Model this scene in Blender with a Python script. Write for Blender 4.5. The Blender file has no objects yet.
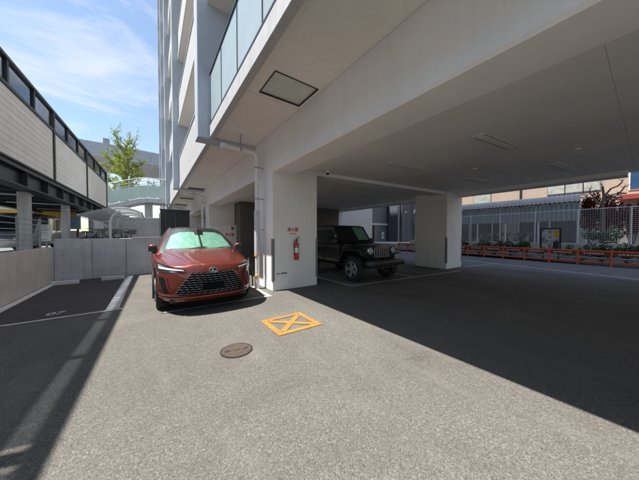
import bpy, bmesh, math, random
from mathutils import Vector, Matrix, noise as mnoise
R = math.radians
random.seed(7)
scene = bpy.context.scene
COL = scene.collection

# ------------------------------------------------------------------ camera, sky, sun, exposure
CAM_H = 1.48
cam = bpy.data.cameras.new('camera'); cam_o = bpy.data.objects.new('camera', cam); COL.objects.link(cam_o)
cam.sensor_width = 36; cam.sensor_fit = 'HORIZONTAL'; cam.lens = 236/639*36
cam.clip_start = 0.05; cam.clip_end = 2000
cam_o.location = (0, 0, CAM_H); cam_o.rotation_euler = (R(90-1.2), 0, R(-35.4))
scene.camera = cam_o

SUN = Vector((0.41, -0.13, -1.0)).normalized()
el = math.asin(-SUN.z); az = math.atan2(-SUN.x, -SUN.y)
world = bpy.data.worlds.new('World'); scene.world = world; world.use_nodes = True
wn = world.node_tree; wn.nodes.clear()
def N(t, typ, **kw):
    n = t.nodes.new(typ)
    for k, v in kw.items(): setattr(n, k, v)
    return n
sky = N(wn, 'ShaderNodeTexSky', sky_type='NISHITA', sun_disc=False)
sky.sun_elevation = el; sky.sun_rotation = az; sky.air_density = 1.25; sky.dust_density = 0.6; sky.ozone_density = 1.6
tc = N(wn, 'ShaderNodeTexCoord'); mp = N(wn, 'ShaderNodeMapping')
mp.inputs['Rotation'].default_value = (0.25, 0.5, R(25)); mp.inputs['Scale'].default_value = (1.3, 3.6, 5.0)
wn.links.new(tc.outputs['Generated'], mp.inputs[0])
cn = N(wn, 'ShaderNodeTexNoise'); cn.inputs['Scale'].default_value = 1.7; cn.inputs['Detail'].default_value = 9
cn.inputs['Roughness'].default_value = 0.62; cn.inputs['Distortion'].default_value = 0.5
wn.links.new(mp.outputs[0], cn.inputs['Vector'])
cr = N(wn, 'ShaderNodeValToRGB'); cr.color_ramp.elements[0].position = 0.50; cr.color_ramp.elements[1].position = 0.76
cr.color_ramp.elements[0].color = (0.04, 0.04, 0.04, 1); cr.color_ramp.elements[1].color = (.95, .95, .95, 1)
wn.links.new(cn.outputs['Fac'], cr.inputs[0])
mx = N(wn, 'ShaderNodeMix', data_type='RGBA'); mx.inputs['B'].default_value = (4.6, 4.8, 5.0, 1)
wn.links.new(cr.outputs[0], mx.inputs['Factor']); wn.links.new(sky.outputs[0], mx.inputs['A'])
bg = N(wn, 'ShaderNodeBackground'); bg.inputs['Strength'].default_value = 0.075
wo = N(wn, 'ShaderNodeOutputWorld')
wn.links.new(mx.outputs['Result'], bg.inputs['Color']); wn.links.new(bg.outputs[0], wo.inputs[0])

sl = bpy.data.lights.new('sun', 'SUN'); sl.energy = 4.0; sl.angle = R(0.53); sl.color = (1.0, 0.955, 0.88)
so = bpy.data.objects.new('sun', sl); COL.objects.link(so); so.location = (-20, 5, 40)
so.rotation_euler = SUN.to_track_quat('-Z', 'Y').to_euler()
vs = scene.view_settings
vs.view_transform = 'Standard'; vs.look = 'None'; vs.exposure = 1.45; vs.gamma = 1.0; vs.use_curve_mapping = False
scene.cycles.max_bounces = 10; scene.cycles.diffuse_bounces = 6; scene.cycles.transparent_max_bounces = 16
scene.cycles.use_denoising = True

# ------------------------------------------------------------------ materials
MATS = {}
def base_mat(name):
    m = bpy.data.materials.new(name); m.use_nodes = True
    t = m.node_tree; b = t.nodes['Principled BSDF']
    MATS[name] = m
    return m, t, b
def mixrgb(t, fac, a, b, mode='MIX'):
    n = N(t, 'ShaderNodeMix', data_type='RGBA', blend_type=mode)
    for key, v in (('Factor', fac), ('A', a), ('B', b)):
        if hasattr(v, 'links'): t.links.new(v, n.inputs[key])
        elif key == 'Factor': n.inputs[key].default_value = v
        else: n.inputs[key].default_value = (*v, 1)
    return n.outputs['Result']
def noise(t, vec, scale, detail=4, rough=.55, dist=0):
    n = N(t, 'ShaderNodeTexNoise'); n.inputs['Scale'].default_value = scale
    n.inputs['Detail'].default_value = detail; n.inputs['Roughness'].default_value = rough; n.inputs['Distortion'].default_value = dist
    t.links.new(vec, n.inputs['Vector']); return n.outputs['Fac']
def ramp(t, fac, p0, p1, c0=(0, 0, 0), c1=(1, 1, 1)):
    n = N(t, 'ShaderNodeValToRGB'); e = n.color_ramp.elements
    e[0].position = p0; e[1].position = p1; e[0].color = (*c0, 1); e[1].color = (*c1, 1)
    t.links.new(fac, n.inputs[0]); return n.outputs[0]
def posn(t, sc=None):
    g = N(t, 'ShaderNodeNewGeometry')
    if sc is None: return g.outputs['Position']
    m = N(t, 'ShaderNodeMapping'); m.inputs['Scale'].default_value = sc
    t.links.new(g.outputs['Position'], m.inputs[0]); return m.outputs[0]
def bump(t, b, h, strength, dist=.01):
    n = N(t, 'ShaderNodeBump'); n.inputs['Strength'].default_value = strength; n.inputs['Distance'].default_value = dist
    t.links.new(h, n.inputs['Height']); t.links.new(n.outputs[0], b.inputs['Normal'])
def mul(c, k): return tuple(min(1, x*k) for x in c)

def M(name, col, rough=.6, metal=0, var=.12, scale=2.5, bmp=0, bscale=80, spec=.5, coat=0, streak=0, fine=.05, rand=0):
    if name in MATS: return MATS[name]
    m, t, b = base_mat(name)
    p = posn(t)
    n1 = noise(t, p, scale, 6, .6)
    c = mixrgb(t, ramp(t, n1, .3, .7), mul(col, 1-var), mul(col, 1+var))
    if fine:
        n2 = noise(t, p, 45, 3, .6)
        c = mixrgb(t, ramp(t, n2, .35, .65), c, mul((1-fine*3,)*3, 1), 'MULTIPLY') if False else mixrgb(t, fine, c, ramp(t, n2, .3, .7, mul(col, .4), mul(col, 1.5)))
    if streak:
        sn = noise(t, posn(t, (7, 7, .35)), 1.3, 5, .65)
        c = mixrgb(t, ramp(t, sn, .48, .78, (0, 0, 0), (streak,)*3), c, mul(col, .45))
    if rand:
        oi = N(t, 'ShaderNodeObjectInfo')
        c = mixrgb(t, rand, c, ramp(t, oi.outputs['Random'], 0, 1, mul(col, .6), mul(col, 1.45)))
    t.links.new(c, b.inputs['Base Color'])
    b.inputs['Roughness'].default_value = rough; b.inputs['Metallic'].default_value = metal
    b.inputs['Specular IOR Level'].default_value = spec
    if coat: b.inputs['Coat Weight'].default_value = coat; b.inputs['Coat Roughness'].default_value = .04
    if bmp: bump(t, b, noise(t, p, bscale, 4, .6), bmp, .004)
    return m

def asphalt(name, lo, hi, tint, big=.16, scale=95, contrast=1.0):
    m, t, b = base_mat(name)
    p = posn(t)
    v = N(t, 'ShaderNodeTexVoronoi'); v.inputs['Scale'].default_value = scale; t.links.new(p, v.inputs['Vector'])
    sep = N(t, 'ShaderNodeSeparateColor'); t.links.new(v.outputs['Color'], sep.inputs[0])
    c = ramp(t, sep.outputs[0], .05, .95, mul(tint, lo), mul(tint, hi))
    v2 = N(t, 'ShaderNodeTexVoronoi'); v2.inputs['Scale'].default_value = scale*.55; t.links.new(p, v2.inputs['Vector'])
    s2 = N(t, 'ShaderNodeSeparateColor'); t.links.new(v2.outputs['Color'], s2.inputs[0])
    c = mixrgb(t, ramp(t, s2.outputs[1], .90, .93, (0, 0, 0), (.55*contrast,)*3), c, mul(tint, hi*1.7))
    c = mixrgb(t, ramp(t, s2.outputs[2], .86, .89, (0, 0, 0), (.6*contrast,)*3), c, mul(tint, lo*.55))
    n1 = noise(t, p, .45, 7, .62, .6)
    c = mixrgb(t, ramp(t, n1, .35, .68, (0, 0, 0), (big*2.4,)*3), c, mul(tint, lo*.8))
    n3 = noise(t, posn(t, (1, .22, 1)), 2.2, 6, .65)
    c = mixrgb(t, ramp(t, n3, .52, .75, (0, 0, 0), (big*1.6,)*3), c, mul(tint, hi*1.05))
    # hairline cracks and oil drips
    vc = N(t, 'ShaderNodeTexVoronoi', feature='DISTANCE_TO_EDGE'); vc.inputs['Scale'].default_value = .33
    wob = N(t, 'ShaderNodeVectorMath', operation='ADD'); nz = N(t, 'ShaderNodeTexNoise'); nz.inputs['Scale'].default_value = 1.6; nz.inputs['Detail'].default_value = 6
    t.links.new(p, nz.inputs['Vector']); t.links.new(p, wob.inputs[0]); t.links.new(nz.outputs['Color'], wob.inputs[1]); t.links.new(wob.outputs[0], vc.inputs['Vector'])
    crack = ramp(t, vc.outputs['Distance'], .0, .004, (.35, .35, .35), (0, 0, 0))
    brk = noise(t, p, .9, 3)
    crk = mixrgb(t, ramp(t, brk, .5, .62), (0, 0, 0), crack)
    c = mixrgb(t, crk, c, mul(tint, lo*.4))
    t.links.new(c, b.inputs['Base Color'])
    b.inputs['Roughness'].default_value = .9; b.inputs['Specular IOR Level'].default_value = .25
    bump(t, b, v.outputs['Distance'], .55, .004)
    return m
asphalt('asphalt_old', .078, .185, (1.0, .945, .85), .24, 190, .8)
asphalt('asphalt_new', .050, .095, (1.0, .93, .9), .10, 120, .5)
asphalt('asphalt_road', .12, .20, (.97, .98, 1.0), .14, 90, .6)

def paint_marking(name, col):
    m, t, b = base_mat(name)
    p = posn(t)
    c = mixrgb(t, ramp(t, noise(t, p, 6, 6, .65), .35, .7), mul(col, .8), col)
    c = mixrgb(t, ramp(t, noise(t, p, 42, 4, .7), .53, .66, (0, 0, 0), (.70,)*3), c, (.10, .093, .085))
    c = mixrgb(t, ramp(t, noise(t, p, 1.6, 5, .7), .48, .75, (0, 0, 0), (.6,)*3), c, mul(col, .5))
    t.links.new(c, b.inputs['Base Color']); b.inputs['Roughness'].default_value = .75
    bump(t, b, noise(t, p, 110, 3), .4, .003)
    return m
paint_marking('line_white', (.52, .515, .50)); paint_marking('line_yellow', (.36, .185, .030)); paint_marking('line_grey', (.28, .28, .275))

def glassy(name, tint, alpha, rough=.03, spec_col=(1, 1, 1)):
    """thin pane: tinted see-through mixed with a fresnel reflection"""
    m = bpy.data.materials.new(name); m.use_nodes = True; MATS[name] = m
    t = m.node_tree; t.nodes.clear()
    o = N(t, 'ShaderNodeOutputMaterial'); tr = N(t, 'ShaderNodeBsdfTransparent'); tr.inputs[0].default_value = (*mul(tint, alpha), 1)
    gl = N(t, 'ShaderNodeBsdfGlossy'); gl.inputs['Roughness'].default_value = rough; gl.inputs[0].default_value = (*spec_col, 1)
    fr = N(t, 'ShaderNodeFresnel'); fr.inputs[0].default_value = 1.5
    ge = N(t, 'ShaderNodeNewGeometry'); iv = N(t, 'ShaderNodeMath', operation='SUBTRACT'); iv.inputs[0].default_value = 1; t.links.new(ge.outputs['Backfacing'], iv.inputs[1])
    mu = N(t, 'ShaderNodeMath', operation='MULTIPLY'); t.links.new(fr.outputs[0], mu.inputs[0]); t.links.new(iv.outputs[0], mu.inputs[1])
    mxs = N(t, 'ShaderNodeMixShader'); t.links.new(mu.outputs[0], mxs.inputs[0]); t.links.new(tr.outputs[0], mxs.inputs[1]); t.links.new(gl.outputs[0], mxs.inputs[2])
    t.links.new(mxs.outputs[0], o.inputs[0])
    return m
glassy('clear_glass', (.93, .97, .95), 1.0); glassy('tinted_glass', (.40, .43, .46), 1.0, .08)
def frosted(name, col, through):
    m = bpy.data.materials.new(name); m.use_nodes = True; MATS[name] = m
    t = m.node_tree; t.nodes.clear()
    o = N(t, 'ShaderNodeOutputMaterial'); d = N(t, 'ShaderNodeBsdfPrincipled'); d.inputs['Roughness'].default_value = .25
    c = mixrgb(t, noise(t, posn(t), 1.5, 5), mul(col, .85), mul(col, 1.1)); t.links.new(c, d.inputs['Base Color'])
    tl = N(t, 'ShaderNodeBsdfTranslucent'); tl.inputs[0].default_value = (*col, 1)
    mxs = N(t, 'ShaderNodeMixShader'); mxs.inputs[0].default_value = through
    t.links.new(d.outputs[0], mxs.inputs[1]); t.links.new(tl.outputs[0], mxs.inputs[2]); t.links.new(mxs.outputs[0], o.inputs[0])
    return m
frosted('frosted_glass', (.50, .585, .60), .25); frosted('green_panel', (.60, .70, .66), .3); frosted('roof_sheet', (.80, .83, .86), .35); frosted('hanging_sheet', (.42, .49, .53), .3)

M('concrete', (.40, .39, .37), .85, var=.18, scale=1.6, bmp=.25, streak=.35, fine=.12)
M('concrete_pale', (.62, .615, .60), .85, var=.12, scale=2, bmp=.2, streak=.3, fine=.12)
M('concrete_grey', (.56, .57, .58), .8, var=.14, scale=1.8, bmp=.2, streak=.5, fine=.1)
M('wall_paint', (.80, .775, .75), .7, var=.06, streak=.10, scale=.8, bmp=.15, bscale=160, fine=.04)
M('ceiling_paint', (.82, .795, .765), .8, var=.08, scale=.6, bmp=.1, bscale=120, fine=.04)
M('soffit_paint', (.74, .70, .655), .8, var=.09, scale=.7, bmp=.35, bscale=150, fine=.12)
M('fascia_white', (.44, .44, .445), .7, var=.07, streak=.3, scale=4, bmp=.4, bscale=120, fine=.14)
M('facade_tile', (.42, .41, .40), .75, var=.07, scale=3, bmp=.4, bscale=90, fine=.22)
M('fin_paint', (.42, .455, .50), .55, var=.05, scale=1, streak=.12)
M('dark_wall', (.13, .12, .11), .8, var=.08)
M('near_black', (.02, .02, .021), .5, var=.1); M('dark_panel', (.035, .034, .036), .55, var=.1)
M('steel_dark', (.022, .026, .032), .45, var=.15, scale=4); M('steel_grey', (.33, .34, .35), .4, .6, var=.1)
M('white_steel', (.72, .73, .73), .4, var=.06, streak=.1); M('pipe_white', (.68, .68, .66), .4, var=.06, streak=.15)
M('pipe_sleeve', (.50, .49, .56), .5, var=.08); M('tape_orange', (.72, .36, .08), .5)
M('cladding', (.84, .83, .81), .65, var=.05, scale=2, streak=.2, rand=.10)
M('plastic_black', (.015, .015, .016), .38); M('guard_rubber', (.19, .185, .19), .6, var=.08)
M('red_gloss', (.42, .012, .015), .25, coat=.6, var=.08); M('red_flat', (.62, .03, .03), .6); M('sign_white', (.75, .75, .73), .6, var=.04)
M('ink', (.03, .03, .035), .7); M('orange_paint', (.74, .125, .04), .45, var=.16, scale=5, streak=.15); M('banner_red', (.26, .04, .03), .6, var=.15)
M('tyre', (.018, .018, .018), .8, var=.2, scale=12); M('alloy', (.35, .35, .36), .3, .9); M('alloy_dark', (.06, .06, .065), .35, .7)
M('chrome', (.72, .72, .73), .12, 1.0, fine=0, var=.03)
M('bark', (.20, .165, .125), .9, var=.3, scale=9, bmp=.6, bscale=30); M('branch_bare', (.16, .13, .11), .9, var=.25, scale=9)
M('timber', (.30, .22, .14), .7, var=.2); M('yellow_sheet', (.58, .34, .03), .6, var=.1); M('blue_print', (.36, .52, .78), .5, var=.35, scale=5)
M('iron_rust', (.17, .12, .09), .75, .25, var=.3, scale=14, bmp=.3, fine=.15)
M('slate_blue', (.085, .095, .125), .7, var=.06); M('grey_render', (.17, .175, .19), .75, var=.06); M('white_render', (.60, .595, .58), .8, var=.05)
M('light_cover', (.55, .59, .53), .18, var=.1, spec=.8)
M('void_black', (.006, .006, .006), .9, spec=.1)
M('rim_grey', (.30, .30, .30), .4, .2)
M('window_blue', (.03, .075, .15), .1)
M('iron_dark', (.05, .038, .031), .8, .2, var=.3, scale=14)
M('soil', (.06, .045, .03), .95, var=.3, scale=6)
M('silver_paint', (.38, .39, .40), .3, .6, coat=.5, fine=0); M('window_dark', (.02, .025, .03), .06, var=.2, scale=1)
M('window_curtain', (.36, .37, .34), .4, var=.25, scale=4)

def car_paint(name, col, flake):
    m, t, b = base_mat(name)
    p = posn(t)
    lw = N(t, 'ShaderNodeLayerWeight'); lw.inputs[0].default_value = .35
    c = mixrgb(t, noise(t, p, 900, 1), mul(col, .75), mul(col, 1.25)) if flake else mixrgb(t, .5, col, col)
    t.links.new(c, b.inputs['Base Color'])
    b.inputs['Metallic'].default_value = .55 if flake else .0; b.inputs['Roughness'].default_value = .34 if flake else .25
    b.inputs['Coat Weight'].default_value = 1.0; b.inputs['Coat Roughness'].default_value = .03
    return m
car_paint('paint_copper', (.195, .034, .024), True); car_paint('paint_black', (.006, .006, .007), False)
MATS['paint_black'].node_tree.nodes['Principled BSDF'].inputs['Coat Weight'].default_value = .35; MATS['paint_black'].node_tree.nodes['Principled BSDF'].inputs['Specular IOR Level'].default_value = .3
def leaf_mat(name, c0, c1, trans=.4):
    m = bpy.data.materials.new(name); m.use_nodes = True; MATS[name] = m
    t = m.node_tree; b = t.nodes['Principled BSDF']; o = t.nodes['Material Output']
    p = posn(t)
    c = mixrgb(t, ramp(t, noise(t, p, 5, 3, .7), .3, .7), c0, c1)
    t.links.new(c, b.inputs['Base Color']); b.inputs['Roughness'].default_value = .55
    tl = N(t, 'ShaderNodeBsdfTranslucent'); t.links.new(c, tl.inputs[0])
    ms = N(t, 'ShaderNodeMixShader'); ms.inputs[0].default_value = trans
    t.links.new(b.outputs[0], ms.inputs[1]); t.links.new(tl.outputs[0], ms.inputs[2]); t.links.new(ms.outputs[0], o.inputs[0])
    return m
leaf_mat('leaf_spring', (.20, .27, .025), (.30, .36, .05)); leaf_mat('leaf_green', (.04, .09, .02), (.09, .17, .04), .3)
leaf_mat('leaf_red', (.09, .012, .018), (.20, .03, .04), .3); leaf_mat('petal', (.75, .74, .72), (.8, .8, .78), .3)
leaf_mat('leaf_dark', (.022, .05, .018), (.06, .10, .03), .25)
def shade_mat():
    m, t, b = base_mat('sun_shade')
    p = posn(t)
    c = mixrgb(t, ramp(t, noise(t, p, 9, 3), .3, .7), (.15, .31, .245), (.23, .41, .34))
    t.links.new(c, b.inputs['Base Color']); b.inputs['Roughness'].default_value = .35; b.inputs['Metallic'].default_value = .15
    bump(t, b, noise(t, p, 7, 3), .5, .03)
shade_mat()
def tile_wall_mat():
    m, t, b = base_mat('tile_brick')
    g = N(t, 'ShaderNodeNewGeometry'); mpp = N(t, 'ShaderNodeMapping'); mpp.inputs['Rotation'].default_value = (R(90), 0, R(90))
    sx = N(t, 'ShaderNodeSeparateXYZ'); cx = N(t, 'ShaderNodeCombineXYZ'); t.links.new(g.outputs['Position'], sx.inputs[0])
    t.links.new(sx.outputs['Y'], cx.inputs['X']); t.links.new(sx.outputs['Z'], cx.inputs['Y'])
    br = N(t, 'ShaderNodeTexBrick'); br.inputs['Scale'].default_value = 4.2; br.inputs['Mortar Size'].default_value = .03
    br.inputs['Color1'].default_value = (.40, .29, .22, 1); br.inputs['Color2'].default_value = (.46, .35, .27, 1); br.inputs['Mortar'].default_value = (.33, .28, .24, 1)
    t.links.new(cx.outputs[0], br.inputs['Vector']); t.links.new(br.outputs['Color'], b.inputs['Base Color']); b.inputs['Roughness'].default_value = .7
tile_wall_mat()
def poster_mat():
    m, t, b = base_mat('poster')
    p = posn(t)
    n = noise(t, p, 4.5, 3, .5)
    c = mixrgb(t, ramp(t, n, .42, .5), (.10, .14, .20), (.42, .48, .52))
    c = mixrgb(t, ramp(t, noise(t, p, 11, 2), .56, .6), c, (.50, .45, .40))
    t.links.new(c, b.inputs['Base Color']); b.inputs['Roughness'].default_value = .3
poster_mat()

# ------------------------------------------------------------------ geometry helpers
class MB:
    def __init__(s): s.v = []; s.f = []; s.dd = False
    def add(s, vs, fs):
        o = len(s.v); s.v += [tuple(p) for p in vs]; s.f += [tuple(i+o for i in f) for f in fs]; return s
    def box(s, x0, x1, y0, y1, z0, z1):
        return s.add([(x0,y0,z0),(x1,y0,z0),(x1,y1,z0),(x0,y1,z0),(x0,y0,z1),(x1,y0,z1),(x1,y1,z1),(x0,y1,z1)],
                     [(0,3,2,1),(4,5,6,7),(0,1,5,4),(1,2,6,5),(2,3,7,6),(3,0,4,7)])
    def prism(s, poly, axis, a, b):
        """poly: 2D points; axis 'x': (y,z), 'y': (x,z), 'z': (x,y)"""
        def P(p, d): return {'x': (d, p[0], p[1]), 'y': (p[0], d, p[1]), 'z': (p[0], p[1], d)}[axis]
        n = len(poly)
        return s.add([P(p, a) for p in poly]+[P(p, b) for p in poly],
                     [tuple(range(n))[::-1], tuple(range(n, 2*n))]+[(i, (i+1) % n, n+(i+1) % n, n+i) for i in range(n)])
    def tube(s, pts, r, n=8, closed=False):
        pts = [Vector(p) for p in pts]; m = len(pts); rs = r if isinstance(r, (list, tuple)) else [r]*m
        prev = None; vs = []
        for i, p in enumerate(pts):
            if closed: d = pts[(i+1) % m]-pts[i-1]
            else: d = pts[min(i+1, m-1)]-pts[max(i-1, 0)]
            d.normalize()
            if prev is None:
                u = d.cross(Vector((0, 0, 1)));
                if u.length < .1: u = d.cross(Vector((0, 1, 0)))
            else: u = prev-d*prev.dot(d)
            u.normalize(); w = d.cross(u); prev = u
            for k in range(n):
                a = 2*math.pi*k/n; vs.append(p+(u*math.cos(a)+w*math.sin(a))*rs[i])
        fs = []
        for i in range(m if closed else m-1):
            j = (i+1) % m
            for k in range(n): fs.append((i*n+k, i*n+(k+1) % n, j*n+(k+1) % n, j*n+k))
        if not closed: fs += [tuple(range(n))[::-1], tuple(range((m-1)*n, m*n))]
        return s.add(vs, fs)
    def lathe(s, prof, c=(0, 0, 0), axis='z', n=24):
        """prof: (radius, height) list"""
        vs = []
        if min(r for r, h in prof) < 1e-6: s.dd = True
        for r, h in prof:
            for k in range(n):
                a = 2*math.pi*k/n; u, w = r*math.cos(a), r*math.sin(a)
                vs.append({'z': (c[0]+u, c[1]+w, c[2]+h), 'x': (c[0]+h, c[1]+u, c[2]+w), 'y': (c[0]+u, c[1]+h, c[2]+w)}[axis])
        fs = []
        for i in range(len(prof)-1):
            for k in range(n): fs.append((i*n+k, i*n+(k+1) % n, (i+1)*n+(k+1) % n, (i+1)*n+k))
        ring = prof[0] == prof[-1]; s.dd = s.dd or ring
        if prof[0][0] > 1e-6 and not ring: fs.append(tuple(range(n))[::-1])
        if prof[-1][0] > 1e-6 and not ring: fs.append(tuple(range((len(prof)-1)*n, len(prof)*n)))
        return s.add(vs, fs)
    def grid(s, fn, us, vs_):
        nu, nv = len(us), len(vs_)
        return s.add([fn(u, v) for v in vs_ for u in us],
                     [(j*nu+i, j*nu+i+1, (j+1)*nu+i+1, (j+1)*nu+i) for j in range(nv-1) for i in range(nu-1)])
    def shell(s, fn, us, vs_, off):
        """closed thin sheet: fn(u,v,d) at depth d=0 and d=off"""
        nu, nv = len(us), len(vs_)
        A = [fn(u, v, 0) for v in vs_ for u in us]; B = [fn(u, v, off) for v in vs_ for u in us]; n = nu*nv
        f = [(j*nu+i, j*nu+i+1, (j+1)*nu+i+1, (j+1)*nu+i) for j in range(nv-1) for i in range(nu-1)]
        g = [tuple(k+n for k in q[::-1]) for q in f]
        ring = list(range(nu))+[j*nu+nu-1 for j in range(1, nv)]+[(nv-1)*nu+i for i in range(nu-2, -1, -1)]+[j*nu for j in range(nv-2, 0, -1)]
        e = [(ring[i], ring[(i+1) % len(ring)], n+ring[(i+1) % len(ring)], n+ring[i]) for i in range(len(ring))]
        return s.add(A+B, f+g+e)
    def leaf(s, p, size, rnd=random):
        d = Vector((rnd.gauss(0, 1), rnd.gauss(0, 1), rnd.gauss(0, 1))).normalized()
        u = d.orthogonal().normalized(); u = Matrix.Rotation(rnd.uniform(0, 6.28), 3, d) @ u; w = d.cross(u)
        a = size*rnd.uniform(.6, 1.3); b = a*rnd.uniform(.45, .7); p = Vector(p)
        return s.add([p-u*a, p-w*b+d*b*.2, p+u*a, p+w*b+d*b*.2], [(0, 1, 2), (0, 2, 3)])
    def xf(s, m, start=0):
        for i in range(start, len(s.v)): s.v[i] = tuple(m @ Vector(s.v[i]))
        return s
    def mesh(s, name, bevel=0, smooth=False, recalc=True, seg=1):
        me = bpy.data.meshes.new(name); me.from_pydata(s.v, [], s.f)
        bm = bmesh.new(); bm.from_mesh(me)
        if s.dd: bmesh.ops.remove_doubles(bm, verts=bm.verts, dist=1e-6)
        if recalc: bmesh.ops.recalc_face_normals(bm, faces=bm.faces)
        if bevel: bmesh.ops.bevel(bm, geom=list(bm.edges), offset=bevel, segments=seg, affect='EDGES', profile=.5, clamp_overlap=True)
        if smooth:
            for f in bm.faces: f.smooth = True
            lim = R(38)
            for e in bm.edges:
                if len(e.link_faces) == 2 and e.calc_face_angle(0) > lim: e.smooth = False
        bm.to_mesh(me); bm.free(); return me

LOCAL = set()
def link(name, me, mat, parent=None):
    o = bpy.data.objects.new(name, me); COL.objects.link(o)
    if mat: me.materials.clear(); me.materials.append(MATS[mat])
    if parent is not None:
        o.parent = parent
        if parent.type == 'EMPTY': o.matrix_parent_inverse = Matrix.Translation(parent.location).inverted() if parent.name not in LOCAL else Matrix()
    return o
def obj(name, mb, mat, parent=None, bevel=0, smooth=False, recalc=True, seg=1):
    return link(name, mb.mesh(name, bevel, smooth, recalc, seg), mat, parent)
def box(name, b, mat, parent=None, bevel=0): return obj(name, MB().box(*b), mat, parent, bevel)
def thing(name, label, cat, loc=(0, 0, 0), group=None, local=False, rotz=0):
    o = bpy.data.objects.new(name, None); COL.objects.link(o); o.location = loc; o.empty_display_size = .2
    o['label'] = label; o['category'] = cat
    if group: o['group'] = group
    if local: LOCAL.add(o.name); o.rotation_euler.z = rotz
    return o
def tag(o, label, cat, group=None):
    o['label'] = label; o['category'] = cat
    if group: o['group'] = group
    return o
def struct(o): o['kind'] = 'structure'; return o
def dup(root, loc, rotz=None, label=None):
    r = root.copy(); COL.objects.link(r); r.location = loc
    if rotz is not None: r.rotation_euler.z = rotz
    if label: r['label'] = label
    for ch in root.children:
        c = ch.copy(); COL.objects.link(c); c.parent = r
        for g in ch.children:
            d = g.copy(); COL.objects.link(d); d.parent = c
    return r
def text_mesh(s, size, mat, name, parent, M4, ext=.0008, bold=.0):
    cu = bpy.data.curves.new(name, 'FONT'); cu.body = s; cu.size = size; cu.align_x = 'CENTER'; cu.align_y = 'CENTER'; cu.extrude = ext
    to = bpy.data.objects.new(name, cu); COL.objects.link(to)
    dg = bpy.context.evaluated_depsgraph_get(); me = bpy.data.meshes.new_from_object(to.evaluated_get(dg))
    COL.objects.unlink(to); bpy.data.objects.remove(to)
    if bold:
        bm = bmesh.new()
        for i, (dx, dy) in enumerate(((0, 0), (bold, 0), (-bold, 0), (0, bold), (0, -bold))):
            k = len(bm.verts); bm.from_mesh(me); bm.verts.ensure_lookup_table()
            for v in bm.verts[k:]: v.co += Vector((dx, dy, i*.0003))
        bm.to_mesh(me); bm.free()
    me.transform(M4)
    return link(name, me, mat, parent)
def lin(a, b, n): return [a+(b-a)*i/(n-1) for i in range(n)]
def tab(t, x):
    if x <= t[0][0]: return t[0][1]
    for (x0, y0), (x1, y1) in zip(t, t[1:]):
        if x <= x1:
            k = (x-x0)/(x1-x0); return y0+(y1-y0)*k
    return t[-1][1]
def stab(t, x):
    """smooth table lookup"""
    if x <= t[0][0]: return t[0][1]
    n = len(t)
    for i in range(n-1):
        if x <= t[i+1][0]:
            x0, y0 = t[i]; x1, y1 = t[i+1]; h = x1-x0; k = (x-x0)/h
            def sl(j):
                if j == 0 or j == n-1: return 0 if False else (t[min(j+1, n-1)][1]-t[max(j-1, 0)][1])/(t[min(j+1, n-1)][0]-t[max(j-1, 0)][0])
                return (t[j+1][1]-t[j-1][1])/(t[j+1][0]-t[j-1][0])
            m0, m1 = sl(i)*h, sl(i+1)*h
            return (2*k**3-3*k*k+1)*y0+(k**3-2*k*k+k)*m0+(-2*k**3+3*k*k)*y1+(k**3-k*k)*m1
    return t[-1][1]

# ------------------------------------------------------------------ ground, road, raised ground
ground = struct(obj('ground', MB().add([(-500, -500, 0), (500, -500, 0), (500, 500, 0), (-500, 500, 0)], [(0, 1, 2, 3)]), 'asphalt_old', recalc=False))
def sheet(name, pts, z, mat, parent=None):
    return obj(name, MB().add([(x, y, z) for x, y in pts], [tuple(range(len(pts)))]), mat, parent, recalc=False)
def rect(x0, x1, y0, y1): return [(x0, y0), (x1, y0), (x1, y1), (x0, y1)]
sheet('new_asphalt_patch', rect(-2.42, -.60, 6.10, 10.88), .004, 'asphalt_new', ground)
road = struct(sheet('road', [(12.6, -40), (17.0, -40), (17.35, 0), (19.0, 11), (60, 11.5), (60, 19), (12.6, 19)], .004, 'asphalt_road'))
def band(x0, y0, x1, y1, w):
    d = Vector((x1-x0, y1-y0)).normalized(); n = Vector((-d.y, d.x))*w/2
    return [(x0-n.x, y0-n.y), (x1-n.x, y1-n.y), (x1+n.x, y1+n.y), (x0+n.x, y0+n.y)]
sheet('edge_line', band(12.95, -.6, 14.95, 6.6, .16), .008, 'line_white', road)
sheet('edge_line', band(11.9, -30, 12.95, -1.0, .16), .008, 'line_white', road)
# bay markings
sheet('bay_line', band(-2.46, 6.06, -.50, 6.13, .10), .0085, 'line_white', ground)
sheet('bay_line', band(-.655, 6.19, -.665, 10.86, .20), .0085, 'line_white', ground)
sheet('bay_line', band(.18, 5.34, 2.36, 5.34, .10), .0085, 'line_white', ground)
sheet('bay_line', band(2.31, 5.40, 2.31, 6.6, .10), .0085, 'line_white', ground)
sheet('bay_line', band(4.66, 5.02, 10.35, 4.56, .10), .0085, 'line_white', ground)
sheet('bay_line', band(4.71, 5.08, 4.75, 11.8, .10), .0085, 'line_white', ground)
sheet('bay_line', band(7.55, 4.86, 7.6, 9.5, .10), .0085, 'line_white', ground)
sheet('apron_line', band(11.85, 5.0, 14.2, 4.7, .22), .0085, 'line_grey', ground)
text_mesh('07', .24, 'line_white', 'bay_number', ground, Matrix.Translation((-1.49, 6.46, .009)) @ Matrix.Diagonal((1, 1.25, 1, 1)), 0, .008)
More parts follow.
